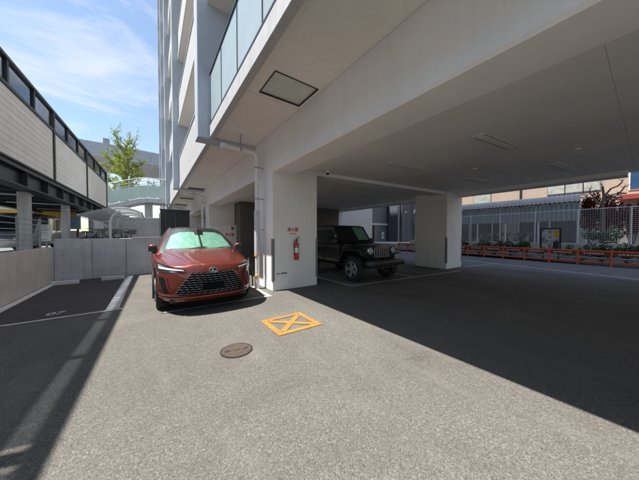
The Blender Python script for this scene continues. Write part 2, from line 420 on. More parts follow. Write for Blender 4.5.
# yellow box with a cross
ym = MB(); X0, X1, Y0, Y1 = 1.50, 2.29, 3.13, 3.87; w = .095
ym.add([(X0, Y0, 0), (X1, Y0, 0), (X1, Y1, 0), (X0, Y1, 0), (X0+w, Y0+w, 0), (X1-w, Y0+w, 0), (X1-w, Y1-w, 0), (X0+w, Y1-w, 0)],
       [(0, 1, 5, 4), (1, 2, 6, 5), (2, 3, 7, 6), (3, 0, 4, 7)])
for (a, b), zz in ((((X0+w, Y0+w), (X1-w, Y1-w)), .0), (((X0+w, Y1-w), (X1-w, Y0+w)), .001)):
    q = band(a[0]+.02, a[1]+(.02 if b[1] > a[1] else -.02), b[0]-.02, b[1]-(.02 if b[1] > a[1] else -.02), .095); ym.add([(x, y, zz) for x, y in q], [(0, 1, 2, 3)])
for i in range(len(ym.v)): ym.v[i] = (ym.v[i][0], ym.v[i][1], ym.v[i][2]+.0085)
obj('crossed_box_marking', ym, 'line_yellow', ground, recalc=False)
gt = MB()
for k in range(14): gt.box(-2.50, -2.36, -2.9+k, -2.908+k+1, -.05, .012)
obj('gutter', gt, 'concrete_pale', ground)
# raised ground behind the two retaining walls
struct(obj('raised_ground', MB().prism([(-60, -40), (-2.72, -40), (-2.72, 11.4), (.75, 11.4), (.75, 70), (-60, 70)], 'z', -.2, .72), 'asphalt_road'))

# ------------------------------------------------------------------ apartment building on pillars
B = thing('apartment_building', 'pale grey apartment building on pillars with open parking beneath', 'building', (6.6, 17, 0))
YS, YE, HT = -6.0, 40.9, 38.0
def skew(x): return -.09*(x-4)
def pillar(x0, x1, y0, y1, zt):
    p = box('pillar', (x0, x1, y0, y1, 0, zt), 'wall_paint', B, .012)
    for xx in (x0, x1):
        g = MB(); s = 1 if xx == x1 else -1
        g.prism([(xx-s*.055, y0-.012), (xx+s*.012, y0-.012), (xx+s*.012, y0+.06), (xx+s*.002, y0+.06), (xx+s*.002, y0-.002), (xx-s*.055, y0-.002)], 'z', .26, 1.38)
        obj('corner_guard', g, 'guard_rubber', p)
    return p
PILL = {}
for k in range(-1, 4):
    y = 5.74+8.45*k; PILL[k] = pillar(2.57, 3.99, y, y+.95, 3.35)
    y = 5.12+8.45*k; pillar(10.37, 11.76, y, y+1.5, 3.35)
    # cross beam between the two rows
    o = MB().add([(4.0, 5.78+8.45*k, 3.25), (10.36, 5.22+8.45*k, 3.25), (10.36, 5.82+8.45*k, 3.25), (4.0, 6.4+8.45*k, 3.25),
                  (4.0, 5.78+8.45*k, 3.355), (10.36, 5.22+8.45*k, 3.355), (10.36, 5.82+8.45*k, 3.355), (4.0, 6.4+8.45*k, 3.355)],
                 [(0, 3, 2, 1), (4, 5, 6, 7), (0, 1, 5, 4), (1, 2, 6, 5), (2, 3, 7, 6), (3, 0, 4, 7)])
    obj('cross_beam', o, 'ceiling_paint', B)
c = .035
obj('edge_beam', MB().prism([(2.55, 4.3), (2.55, 3.12+c), (2.55+c, 3.12), (3.18, 3.12), (3.18, 4.3)], 'y', YS, YE), 'wall_paint', B)
box('edge_beam', (11.15, 11.76, .44, YE, 3.22, 4.0), 'wall_paint', B)
box('slab', (3.19, 11.75, YS, YE, 3.357, 4.0), 'ceiling_paint', B)
box('slab_edge', (11.77, 11.9, YS, YE, 3.43, 4.3), 'fascia_white', B)
# ceiling panels with open joints
ys = [YS, -3.9, .3, 4.5, 8.7, 12.9, 17.1, 21.3, 25.5, 29.7, 33.9, YE]
for y0, y1 in zip(ys, ys[1:]):
    for x0, x1 in ((3.185, 7.2), (7.2, 11.14)):
        box('ceiling_panel', (x0+.002, x1-.002, y0+.002, y1-.002, 3.35, 3.356), 'ceiling_paint', B)
sys_ = [YS, -4.1, .1, 4.3, 8.5, 12.7, 16.9, 21.1, 25.3, 29.5, 33.7, 37.9, YE]
LX0, LX1, LY0, LY1 = 1.64, 2.47, 3.52, 4.2
for y0, y1 in zip(sys_, sys_[1:]):
    m = MB()
    if y0 == .1:   # panel with the square light opening
        for q in ((1.42, LX0, y0+.004, y1-.004), (LX1, 2.545, y0+.004, y1-.004), (LX0, LX1, y0+.004, LY0), (LX0, LX1, LY1, y1-.004)): m.box(*q, 4.10, 4.12)
    else: m.box(1.42, 2.545, y0+.004, y1-.004, 4.10, 4.12)
    obj('soffit_panel', m, 'soffit_paint', B)
box('fascia', (1.28, 1.405, YS, YE, 4.05, 4.36), 'fascia_white', B, .008)
box('drip_strip', (1.41, 1.418, YS, YE, 4.085, 4.2), 'guard_rubber', B)
box('slab', (1.41, 2.9, YS, YE, 4.2, 4.355), 'concrete', B)
# square recessed soffit light
sl_ = MB()
for q in ((LX0-.012, LX0+.01, LY0-.012, LY1+.012), (LX1-.01, LX1+.012, LY0-.012, LY1+.012), (LX0+.01, LX1-.01, LY0-.012, LY0+.01), (LX0+.01, LX1-.01, LY1-.01, LY1+.012)): sl_.box(*q, 4.092, 4.13)
lt = obj('soffit_light', sl_, 'near_black', B)
box('reflector', (LX0+.01, LX1-.01, LY0+.01, LY1-.01, 4.118, 4.128), 'light_cover', lt)
obj('tube', MB().tube([(LX0+.05, 3.86, 4.116), (LX1-.05, 3.86, 4.116)], .013, 8), 'white_steel', lt, smooth=True)
for y in (14.9, 19.3, 23.3):
    v = MB()
    v.box(1.66, 2.5, y-.18, y+.18, 4.084, 4.098)
    vo = obj('vent', v, 'guard_rubber', B)
    for i in range(7): obj('louvre', MB().box(1.7, 2.46, y-.15+i*.045, y-.135+i*.045, 4.07, 4.084), 'near_black', vo)
# ceiling strip lights
def strip_light(x, y, z=3.35):
    m = MB().box(-.68, .68, -.10, .10, z-.022, z-.002); rot = Matrix.Translation((x, y, 0)) @ Matrix.Rotation(R(-6.5), 4, 'Z')
    m.xf(rot); o = obj('strip_light', m, 'white_steel', B, .004)
    obj('diffuser', MB().box(-.62, .62, -.065, .065, z-.030, z-.0225).xf(rot), 'ceiling_paint', o)
    mm = MB()
    for s in (-1, 1): mm.box(-.66, .66, s*.088-.006, s*.088+.006, z-.026, z-.0225)
    obj('light_gap', mm.xf(rot), 'guard_rubber', o)
for x, y in ((5.65, 1.82), (5.7, 3.88), (9.1, 3.46), (9.2, 1.43), (5.7, -1.0), (9.2, -1.3), (6.0, 8.6), (9.2, 8.2), (6.0, 11), (9.2, 10.8)): strip_light(x, y)
for x, y in ((7.55, .95), (7.4, 2.9), (10.2, 2.4)):
    obj('smoke_detector', MB().lathe([(.05, 3.35), (.05, 3.33), (.035, 3.315), (0, 3.312)], (x, y, 0), 'z', 16), 'white_steel', B, smooth=True)
# inner dark walls
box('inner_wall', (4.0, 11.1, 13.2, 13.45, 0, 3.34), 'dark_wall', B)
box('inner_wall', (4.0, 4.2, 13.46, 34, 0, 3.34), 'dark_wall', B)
# downpipes along the beam
def downpipe(y, first):
    m = MB(); z = 3.73
    pts = [(1.44, y, z), (2.22, y, z-.02)]+[(2.22+.14*math.sin(a), y, z-.16+.14*math.cos(a)) for a in lin(.2, R(90), 6)]+[(2.36, y, 0)]
    m.tube(pts, .058, 12); p = obj('downpipe', m, 'pipe_white', B, smooth=True)
    for zz in (3.3, 2.45, 1.6): obj('bracket', MB().lathe([(.060, zz), (.072, zz+.005), (.072, zz+.03), (.060, zz+.035)], (2.36, y, 0), 'z', 12).box(2.425, 2.57, y-.012, y+.012, zz+.008, zz+.028), 'steel_grey', p)
    obj('hanger', MB().lathe([(.060, 1.9), (.07, 1.905), (.07, 1.94), (.060, 1.945)], (0, y, z), 'x', 12).box(1.91, 1.935, y-.01, y+.01, z+.06, 4.1), 'steel_grey', p)
    obj('socket', MB().lathe([(.067, 1.44), (.07, 1.45), (.07, 1.55), (.06, 1.56)], (0, y, z), 'x', 12), 'pipe_white', p, smooth=True)
    if first:
        obj('sleeve', MB().lathe([(.06, .95), (.075, .95), (.075, 2.15), (.06, 2.15)], (2.36, y, 0), 'z', 16), 'pipe_sleeve', p, smooth=True)
        for zz in (.34, .9): obj('tape_band', MB().lathe([(.06, zz), (.078, zz), (.078, zz+.045), (.06, zz+.045)], (2.36, y, 0), 'z', 16), 'tape_orange', p, smooth=True)
for k in range(0, 4): downpipe(6.28+8.5*k, k == 0)
# upper storeys: main wall, fins, balconies, windows
box('wall', (2.92, 11.8, YS, YE, 4.37, HT), 'facade_tile', B)
FY = [6.85+8.4*k for k in range(-1, 5)]
for y in FY: box('fin', (1.0, 2.915, y, y+.45, 4.03, HT), 'fin_paint', B, .012)
bal_me = MB().box(1.282, 2.915, 0, 7.95, 0, .20).mesh('balcony'); bal_me.materials.append(MATS['soffit_paint'])
par_me = MB().box(1.30, 1.42, .003, 7.947, .205, 1.55).mesh('parapet'); par_me.materials.append(MATS['facade_tile'])
cap_me = MB().box(1.272, 1.44, .003, 7.947, 1.552, 1.60).mesh('parapet_cap', .006); cap_me.materials.append(MATS['fascia_white'])
edg_me = MB().box(1.262, 1.281, .003, 7.947, -.01, .202).mesh('edge_trim'); edg_me.materials.append(MATS['fascia_white'])
win_me = MB().box(2.885, 2.915, 0, 2.9, 0, 2.15).mesh('window', .01); win_me.materials.append(MATS['steel_grey'])
pan_me = MB().box(2.87, 2.884, .07, 1.42, .07, 2.08).box(2.86, 2.874, 1.44, 2.83, .07, 2.08).mesh('pane'); pan_me.materials.append(MATS['window_dark'])
inv = Matrix.Translation(B.location).inverted()
def part_at(name, me, loc, parent):
    o = bpy.data.objects.new(name, me); COL.objects.link(o); o.parent = parent
    if parent.type == 'EMPTY': o.matrix_parent_inverse = inv
    o.location = loc; return o
for k in range(len(FY)-1):
    for L in range(10):
        z0 = 4.05+3.5*L
        if k <= 0 and L == 0: continue
        if L == 0:
            b = part_at('balcony', bal_me, (0, FY[k]+.45, 4.16), B)
            part_at('parapet', par_me, (0, 0, 0.0), b); part_at('parapet_cap', cap_me, (0, 0, 0), b)
        else:
            b = part_at('balcony', bal_me, (0, FY[k]+.45, z0), B)
            part_at('parapet', par_me, (0, 0, 0), b); part_at('parapet_cap', cap_me, (0, 0, 0), b); part_at('edge_trim', edg_me, (0, 0, 0), b)
        for yy in (.7, 4.3):
            w = part_at('window', win_me, (0, FY[k]+.45+yy, z0+.35), B); part_at('pane', pan_me, (0, 0, 0), w)
# glass balustrade on the near first-floor balcony
rail = MB().box(1.29, 1.345, FY[0]+.46, FY[1]-.01, 5.70, 5.745)
obj('handrail', rail, 'steel_dark', B, .006)
obj('bottom_rail', MB().box(1.295, 1.34, FY[0]+.46, FY[1]-.01, 4.40, 4.455), 'steel_dark', B, .006)
yy = FY[1]-.02; ed = [FY[1]-.02]
while yy > FY[0]+1: yy -= 1.2; ed.append(yy)
for a, b in zip(ed, ed[1:]):
    box('glass_pane', (1.312, 1.322, b+.012, a-.012, 4.456, 5.699), 'frosted_glass', B)
    box('glazing_post', (1.30, 1.334, b-.010, b+.010, 4.361, 5.699), 'steel_dark', B)
obj('downpipe', MB().tube([(2.35, 6.55, 4.36), (2.35, 6.55, HT-1)], .06, 12), 'pipe_white', B, smooth=True)
for k in (1, 2, 3, 4): obj('downpipe', MB().tube([(2.0, FY[k]-.15 if k > 1 else FY[k]+8.1, 4.36), (2.0, FY[k]-.15 if k > 1 else FY[k]+8.1, HT-1)], .06, 10), 'pipe_white', B, smooth=True)

# small things on the pillars
fe = thing('fire_extinguisher', 'red fire extinguisher hung on the near pillar below a red sign', 'extinguisher', (3.24, 5.66, .78))
cx, cy, z0 = 3.24, 5.655, .80
obj('cylinder', MB().lathe([(.0, 0), (.055, 0), (.066, .012), (.066, .40), (.058, .445), (.035, .475), (.026, .49), (.026, .52)], (cx, cy, z0), 'z', 20), 'red_gloss', fe, smooth=True)
obj('label_band', MB().lathe([(.0662, .20), (.0672, .20), (.0672, .33), (.0662, .33)], (cx, cy, z0), 'z', 20), 'sign_white', fe, smooth=True)
obj('valve', MB().lathe([(.024, .52), (.03, .525), (.03, .55), (.012, .56)], (cx, cy, z0), 'z', 12).box(cx-.014, cx+.09, cy-.012, cy+.012, z0+.55, z0+.562).prism([(cx-.01, z0+.57), (cx+.10, z0+.62), (cx+.10, z0+.632), (cx-.01, z0+.59)], 'y', cy-.012, cy+.012), 'plastic_black', fe)
obj('hose', MB().tube([(cx-.02, cy, z0+.54), (cx-.07, cy-.01, z0+.53), (cx-.09, cy-.02, z0+.45), (cx-.085, cy-.03, z0+.3), (cx-.08, cy-.03, z0+.14)], .010, 8), 'plastic_black', fe, smooth=True)
obj('bracket', MB().box(cx-.03, cx+.03, cy+.064, 5.739, z0+.1, z0+.45), 'steel_dark', fe)
FRONT = Matrix.Rotation(R(90), 4, 'X')   # text upright, facing -Y
fs = thing('extinguisher_sign', 'small white sign with red characters above the fire extinguisher', 'sign', (3.17, 5.735, 1.6))
box('plate', (2.995, 3.345, 5.733, 5.7395, 1.465, 1.70), 'wall_paint', fs)
text_mesh('消火器', .118, 'red_flat', 'lettering', fs, Matrix.Translation((3.17, 5.7315, 1.625)) @ FRONT, bold=.004)
ml = MB()
for k in range(6): ml.box(3.075+k*.034, 3.099+k*.034, 5.7305, 5.7325, 1.505, 1.505+(.026, .032, .022, .03, .034, .024)[k])
obj('small_print', ml, 'red_flat', fs)
ns = thing('notice_plate', 'small white plate with black print low on the near pillar', 'sign', (2.87, 5.735, .45))
box('plate', (2.665, 3.03, 5.733, 5.7395, .36, .50), 'sign_white', ns)
ml = MB(); rr = random.Random(3); x = 2.69
while x < 2.98:
    w = rr.uniform(.016, .035)
    if rr.random() < .85: ml.box(x, x+w, 5.730, 5.7325, .435, .435+rr.uniform(.028, .042))
    x += w+.009
obj('print', ml, 'ink', ns)
hc = thing('hose_cabinet', 'white fire hose cabinet with red lamp on the second pillar', 'cabinet', (3.4, 14.1, .6))
box('case', (2.62, 4.02, 13.93, 14.185, .55, 2.05), 'white_steel', hc, .01)
box('door_panel', (2.72, 3.72, 13.918, 13.929, .7, 1.95), 'wall_paint', hc)
obj('alarm_lamp', MB().lathe([(.09, 0), (.085, -.03), (.06, -.06), (0, -.07)], (3.78, 13.929, 1.86), 'y', 16), 'red_gloss', hc, smooth=True)
text_mesh('消火栓', .17, 'red_flat', 'lettering', hc, Matrix.Translation((3.62, 13.914, 1.50)) @ FRONT, bold=.006)
dc = thing('security_camera', 'small white dome security camera on the ceiling beside the near pillar', 'camera', (4.25, 5.6, 3.3))
obj('mount', MB().lathe([(.06, 3.349), (.06, 3.30), (.05, 3.285)], (4.2, 5.5, 0), 'z', 16), 'white_steel', dc, smooth=True)
obj('dome', MB().lathe([(.048, 3.284), (.045, 3.255), (.03, 3.235), (0, 3.228)], (4.2, 5.5, 0), 'z', 16), 'window_dark', dc, smooth=True)

# dark enclosure beyond the back wall
de = thing('storage_enclosure', 'dark panelled enclosure at the foot of the building behind the red car', 'enclosure', (1.2, 16, 0))
for k in range(6): box('panel', (.42+.24*k, .42+.24*k+.235, 16.0, 16.05, 0, 2.86), 'dark_panel', de)
for k in range(14): box('panel', (.42, .47, 16.06+.24*k, 16.06+.24*k+.235, 0, 2.86), 'dark_panel', de)
box('top_rail', (.38, 1.9, 15.97, 16.055, 2.862, 2.95), 'steel_dark', de)

# ------------------------------------------------------------------ retaining walls, railing, wheel stops, manhole
rw = thing('retaining_wall', 'pale stained concrete retaining wall along the left of the parking bay', 'wall', (-2.6, 4, 0))
box('core', (-2.76, -2.56, -3, 10.93, 0, 1.095), 'concrete', rw)
for k in range(8):
    y0 = -2.99+1.74*k; box('panel', (-2.558, -2.53, y0+.004, y0+1.736, .0, 1.10), 'concrete_pale', rw, .004)
bw = thing('back_wall', 'grey formed concrete low wall closing off the end of the parking bay', 'wall', (-.9, 11, 0))
xs = [-2.53, -1.66, -.76, .14, 1.0]
def wy(x): return 10.93+(x+2.53)*.06
for x0, x1 in zip(xs, xs[1:]):
    p = MB().add([(x0+.004, wy(x0), 0), (x1-.004, wy(x1), 0), (x1-.004, wy(x1)+.18, 0), (x0+.004, wy(x0)+.18, 0), (x0+.004, wy(x0), 1.36), (x1-.004, wy(x1), 1.36), (x1-.004, wy(x1)+.18, 1.36), (x0+.004, wy(x0)+.18, 1.36)],
                 [(0, 3, 2, 1), (4, 5, 6, 7), (0, 1, 5, 4), (1, 2, 6, 5), (2, 3, 7, 6), (3, 0, 4, 7)])
    po = obj('panel', p, 'concrete_grey', bw, .006)
    for zz in (.28, .85):
        for fx in (.22, .72):
            xx = x0+(x1-x0)*fx; obj('tie_hole', MB().lathe([(.018, -.004), (.016, -.0055)], (xx, wy(xx), zz), 'y', 8), 'guard_rubber', po)
cp = MB()
cp.add([(-.6, wy(-.6)-.02, 1.362), (1.0, wy(1.0)-.02, 1.362), (1.0, wy(1)+.2, 1.362), (-.6, wy(-.6)+.2, 1.362), (-.6, wy(-.6)-.02, 1.40), (1.0, wy(1.0)-.02, 1.40), (1.0, wy(1)+.2, 1.40), (-.6, wy(-.6)+.2, 1.40)],
       [(0, 3, 2, 1), (4, 5, 6, 7), (0, 1, 5, 4), (1, 2, 6, 5), (2, 3, 7, 6), (3, 0, 4, 7)])
obj('coping', cp, 'white_steel', bw)
rl = thing('railing', 'weathered steel railing with thin horizontal bars on the retaining wall', 'railing', (-2.65, 4, 1.1))
for k in range(10): box('post', (-2.67, -2.63, -2.5+1.42*k, -2.46+1.42*k, 1.096, 1.95), 'steel_grey', rl)
for i in range(6): obj('bar', MB().tube([(-2.65, -2.6, 1.22+i*.135), (-2.65, 10.9, 1.22+i*.135)], .011, 6), 'steel_grey', rl, smooth=True)
ws = MB().prism([(-.06, 0), (.06, 0), (.045, .095), (.03, .11), (-.03, .11), (-.045, .095)], 'x', -.29, .29).mesh('wheel_stop', .006)
for x, y, lab in ((-2.12, 10.15, 'concrete wheel stop beside the left retaining wall'), (-1.06, 10.36, 'concrete wheel stop beside the wide white bay line')):
    o = link('wheel_stop', ws, 'concrete_pale'); o.location = (x, y, .003); o.rotation_euler.z = .05
    tag(o, lab, 'wheel stop', 'wheel stops in the left bay')
mh = thing('manhole_cover', 'round brown iron manhole cover set in the sunlit asphalt', 'manhole cover', (.87, 3.06, 0))
MC = (.87, 3.06, 0)
obj('frame', MB().lathe([(.187, .0), (.198, .0), (.198, .009), (.187, .009), (.187, .0)], MC, 'z', 40), 'steel_dark', mh, smooth=True)
lid = MB().prism([(MC[0]+.185*math.cos(a*math.pi/20), MC[1]+.185*math.sin(a*math.pi/20)) for a in range(40)], 'z', .0, .010)
lo = obj('lid', lid, 'iron_dark', mh)
st = MB()
for i in range(-9, 10):
    for j in range(-9, 10):
        x, y = i*.018, j*.018
        if (i+j) % 2 == 0 and x*x+y*y < .170**2 and not (abs(x) < .05 and abs(y) < .035): st.box(MC[0]+x-.0065, MC[0]+x+.0065, MC[1]+y-.0065, MC[1]+y+.0065, .0101, .0122)
so_ = obj('studs', st, 'iron_rust', lo)
for s in (-1, 1): obj('lifting_hole', MB().box(MC[0]+s*.11-.034, MC[0]+s*.11+.034, MC[1]-s*.02-.015, MC[1]-s*.02+.015, .0123, .0135), 'near_black', lo)

# ------------------------------------------------------------------ elevated walkway on the left (built along its own axis)
W = thing('elevated_walkway', 'covered elevated walkway with pale board cladding on dark steel frame', 'walkway', (-2.93, 9, 0), local=True, rotz=R(-1.25))
Ya, Yb = -13.0, 13.9
posts = [13.9-.08, 8.25, 3.55, -1.15, -5.85, -10.55]
# girder (I section), lower flange, stiffeners
obj('girder', MB().prism([(-.02, 3.34), (-.02, 3.30), (-.17, 3.29), (-.17, 2.89), (-.02, 2.88), (-.02, 2.84), (-.38, 2.84), (-.38, 2.88), (-.23, 2.89), (-.23, 3.29), (-.38, 3.30), (-.38, 3.34)], 'y', Ya, Yb), 'steel_dark', W)
obj('girder', MB().prism([(-2.9, 3.34), (-2.9, 2.84), (-3.2, 2.84), (-3.2, 3.34)], 'y', Ya, Yb), 'steel_dark', W)
for i in range(18): box('stiffener', (-.168, -.03, Ya+.6+i*1.55, Ya+.62+i*1.55, 2.885, 3.295), 'steel_dark', W)
for i in range(18): box('cross_beam', (-2.89, -.39, Ya+.5+i*1.55, Ya+.66+i*1.55, 2.95, 3.26), 'steel_dark', W)
for i in range(9): obj('lamp_tube', MB().tube([(-2.3, Ya+1.4+i*3.1, 2.9), (-.6, Ya+1.4+i*3.1, 2.9)], .025, 8), 'white_steel', W, smooth=True)
box('deck', (-3.2, -.03, Ya, Yb, 3.345, 3.42), 'steel_dark', W)
box('roof', (-3.2, -.10, Ya, Yb, 5.16, 5.2), 'steel_dark', W)
for i, p in enumerate(posts):
    box('frame_post', (-.10, .045, p-.055, p+.055, 3.42 if i else 2.9, 5.96), 'steel_dark', W)
box('base_trim', (-.06, .03, Ya, Yb, 3.422, 3.47), 'steel_dark', W)
box('sill_rail', (-.08, .035, Ya, Yb, 5.20, 5.28), 'steel_dark', W)
box('top_rail', (-.08, .05, Ya, Yb, 5.88, 5.96), 'steel_dark', W)
board = {}
pe = [Yb]+posts[1:]
ROWS = 10; z0, z1 = 3.475, 5.195; bh = (z1-z0)/ROWS
for i in range(len(posts)-1):
    a, b = posts[i+1]+.056, posts[i]-.056; cw = (b-a)/3
    for cix in range(3):
        for r_ in range(ROWS):
            key = round(cw, 3)
            if key not in board:
                board[key] = MB().prism([(-.03, .002), (.004, .002), (-.002, bh-.004), (-.03, bh-.004)], 'y', .004, cw-.004).mesh('board'); board[key].materials.append(MATS['cladding'])
            o = bpy.data.objects.new('board', board[key]); COL.objects.link(o); o.parent = W; o.location = (0, a+cw*cix, z0+bh*r_)
        # glazing above, one pane per third of a bay
        box('glazing_pane', (-.02, -.012, a+cw*cix+.05, a+cw*(cix+1)-.05, 5.285, 5.875), 'tinted_glass', W)
        if cix: box('mullion', (-.06, .03, a+cw*cix-.045, a+cw*cix+.045, 5.281, 5.879), 'steel_dark', W)
obj('drain_pipe', MB().tube([(.05, 13.9, 5.9), (.05, 13.9, 2.3)], .04, 8), 'white_steel', W, smooth=True)
for y in (2.45, 6.4, 11.3, -1.9, -6.0): box('column', (-.50, -.26, y-.13, y+.13, .3, 2.835), 'concrete_grey', W, .02)
for y in (2.45, 6.4, 11.3, -1.9, -6.0): box('column', (-2.95, -2.7, y-.13, y+.13, .3, 2.835), 'concrete_grey', W, .02)

# ------------------------------------------------------------------ raised yard things behind the railing
sb = thing('sign_box', 'small white notice box fixed at the corner of the grey low wall', 'sign', (-2.86, 11.6, .72))
box('upper_panel', (-2.93, -2.70, 11.45, 11.49, 1.56, 1.82), 'sign_white', sb, .004)
box('lower_panel', (-2.93, -2.70, 11.45, 11.49, 1.28, 1.54), 'sign_white', sb, .004)
box('post', (-2.84, -2.79, 11.492, 11.53, .7, 1.8), 'steel_grey', sb)
ml = MB()
for i in range(4): ml.box(-2.90, -2.90+.1+.03*(i % 3), 11.4475, 11.4495, 1.75-.045*i, 1.765-.045*i)
obj('print', ml, 'guard_rubber', sb)
bs = thing('banner_screen', 'yellow sheet screen in the yard under the elevated walkway', 'screen', (-6, 22, .72))
for k in range(4): box('panel', (-7.6+k*.9, -6.72+k*.9, 22, 22.05, 1.9, 3.0), 'yellow_sheet', bs)
for k in (0, 2, 4): box('post', (-7.65+k*.9, -7.57+k*.9, 22.06, 22.12, .72, 3.05), 'steel_dark', bs)
bp = thing('blue_poster_board', 'blue and white poster board beyond the walkway columns', 'poster board', (-3.6, 19, .72))
box('board', (-3.86, -3.36, 19, 19.04, 1.85, 2.55), 'blue_print', bp); box('frame', (-3.9, -3.32, 19.045, 19.08, 1.81, 2.59), 'sign_white', bp)
for x in (-3.8, -3.42): box('leg', (x-.02, x+.02, 19.081, 19.12, .72, 1.9), 'steel_grey', bp)
yw = thing('yard_fence', 'dark weathered board fence across the yard behind the parked van', 'fence', (-5, 24.5, .72))
for k in range(28): box('board', (-12+k*.42, -11.6+k*.42, 24.5, 24.54, .72, 1.75+.05*math.sin(k*2.3)), 'timber' if k % 5 == 0 else 'grey_render', yw)
h = thing('yard_house', 'pale house with a blue tiled roof seen below the walkway', 'house', (-14, 30, .72))
box('wall', (-24, -7.5, 30, 36, .72, 4.2), 'white_render', h)
obj('roof', MB().prism([(29.6, 4.21), (36.4, 4.21), (33, 5.8)], 'x', -24.4, -7.1), 'slate_blue', h)
for k in range(6):
    w = box('window', (-22+k*2.4, -20.6+k*2.4, 29.95, 29.995, 1.6, 3.0), 'steel_grey', h); box('pane', (-21.92+k*2.4, -20.68+k*2.4, 29.93, 29.949, 1.68, 2.92), 'window_dark', w)

# ------------------------------------------------------------------ red SUV (local: x across, y from the nose backwards, z up)
def boolean_cut(o, cutters):
    for cme in cutters:
        co = bpy.data.objects.new('cutter', cme); COL.objects.link(co)
        md = o.modifiers.new('cut', 'BOOLEAN'); md.operation = 'DIFFERENCE'; md.object = co; md.solver = 'EXACT'
        dg = bpy.context.evaluated_depsgraph_get(); dg.update()
        me = bpy.data.meshes.new_from_object(o.evaluated_get(dg)); o.modifiers.clear()
        old = o.data; o.data = me; COL.objects.unlink(co); bpy.data.objects.remove(co)
    return o
def smooth_mesh(me, ang=35):
    bm = bmesh.new(); bm.from_mesh(me)
    for f in bm.faces: f.smooth = True
    for e in bm.edges:
        if len(e.link_faces) == 2: e.smooth = e.calc_face_angle(0) < R(ang)
    bm.to_mesh(me); bm.free()
def hexshell(P, ss, ts, rs):
    m = MB()
    m.grid(lambda a, b: P(a, b, 1), ss, ts); m.grid(lambda a, b: P(a, b, 0), ss, ts)
    m.grid(lambda a, b: P(a, 0, b), ss, rs); m.grid(lambda a, b: P(a, 1, b), ss, rs)
    m.grid(lambda a, b: P(-1, a, b), ts, rs); m.grid(lambda a, b: P(1, a, b), ts, rs)
    me = bpy.data.meshes.new('body'); me.from_pydata(m.v, [], m.f)
    bm = bmesh.new(); bm.from_mesh(me); bmesh.ops.remove_doubles(bm, verts=bm.verts, dist=.0008); bmesh.ops.recalc_face_normals(bm, faces=bm.faces)
    bm.to_mesh(me); bm.free(); return me
def wheel(parent, x, y, r, wd, side, rimmat='alloy', spokes=10):
    t = MB().lathe([(r*.66, -wd/2), (r*.93, -wd/2), (r*.985, -wd*.42), (r, -wd*.3), (r, wd*.3), (r*.985, wd*.42), (r*.93, wd/2), (r*.66, wd/2), (r*.64, 0), (r*.66, -wd/2)], (x, y, r), 'x', 36)
    w = obj('wheel', t, 'tyre', parent, smooth=True)
    xo = x+side*wd*.40
    rm = MB().lathe([(r*.665, -.012), (r*.665, .012), (r*.60, .008), (r*.60, -.05), (r*.665, -.012)], (xo, y, r), 'x', 36)
    rm.lathe([(0, -.03), (r*.14, -.03), (r*.14, .0), (0, .006)], (xo, y, r), 'x', 16)
    for k in range(spokes):
        a = 2*math.pi*k/spokes; c_, s_ = math.cos(a), math.sin(a); n0, n1 = r*.10, r*.61; h0, h1 = (.045, .058) if spokes < 8 else (.016, .024)
        q = []
        for d, hh in ((n0, h0), (n1, h1)):
            for e in (-hh, hh):
                for xx in (-.035, -.004): q.append((xo+side*xx, y+c_*d-s_*e, r+s_*d+c_*e))
        rm.add(q, [(0, 1, 3, 2), (4, 6, 7, 5), (0, 4, 5, 1), (2, 3, 7, 6), (0, 2, 6, 4), (1, 5, 7, 3)])
    obj('rim', rm, rimmat, w)
    obj('brake_disc', MB().lathe([(0, -.01), (r*.46, -.01), (r*.46, .01), (0, .01)], (xo-side*.075, y, r), 'x', 24), 'alloy_dark', w, smooth=True)
    return w

S = thing('red_suv', 'metallic copper red SUV parked nose out with green sun shade in windscreen', 'car', (.94, 7.3, 0))
CX, CY, LEN = .955, 4.84, 4.89
def WL(p): return (p[0]+CX, p[1]+CY, p[2])
ZC = [(0, .925), (.06, .958), (.2, 1.0), (.5, 1.065), (.9, 1.135), (1.2, 1.175), (1.5, 1.18), (2.5, 1.15), (3.5, 1.16), (4.3, 1.17), (4.7, 1.13), (4.89, 1.05)]
ZB = [(0, .24), (.5, .20), (.56, .20), (1.5, .24), (3.6, .25), (4.89, .36)]
WT = [(0, .895), (.3, .925), (.9, .955), (1.4, .945), (2.4, .935), (3.4, .95), (3.9, .96), (4.5, .92), (4.89, .86)]
SF = [(.24, .955), (.36, .99), (.5, .992), (.68, .978), (.82, .985), (.92, 1.0), (1.0, .985), (1.08, .955), (1.2, .90)]
LN = [(.22, .14), (.32, .075), (.38, .02), (.46, .0), (.62, .0), (.72, .008), (.82, .03), (.90, .07), (.96, .12), (1.1, .2)]
def fy(s, z): return .055*s*s+.50*abs(s)**5+stab(LN, z)
def PB(s, t, r):
    yn = t*LEN
    hood = max(0, 1-abs(yn-.65)/.75)
    zt = stab(ZC, yn)-.018*s*s-.095*abs(s)**7
    a = abs(s); crease = math.exp(-((a-.60)/.07)**2)*.012-math.exp(-((a-.82)/.08)**2)*.010   # hood ridges and fender valley
    ac = .44+.44*min(1, max(0, yn/1.2)); k = min(1, max(0, (a-ac+.045)/.09)); k = k*k*(3-2*k)
    fade = max(0, min(1, (1.45-yn)/.4))*min(1, (yn+.12)/.2)
    zt += (.5*crease*hood if False else 0)+.012*fade-.036*k*fade+.014*fade*math.exp(-((a-ac-.26)/.12)**2)
    zb = stab(ZB, yn); z = zb+r*(zt-zb)
    x = s*stab(WT, yn)*stab(SF, z)
    if 1.2 < yn < 4 and abs(s) > .9: x *= 1-.018*math.exp(-((z-.62)/.12)**2)
    f = fy(s, z); g = .05*s*s+.25*abs(s)**5+.12*max(0, z-.75)
    return WL((x, f+t*(LEN-f-g), z))
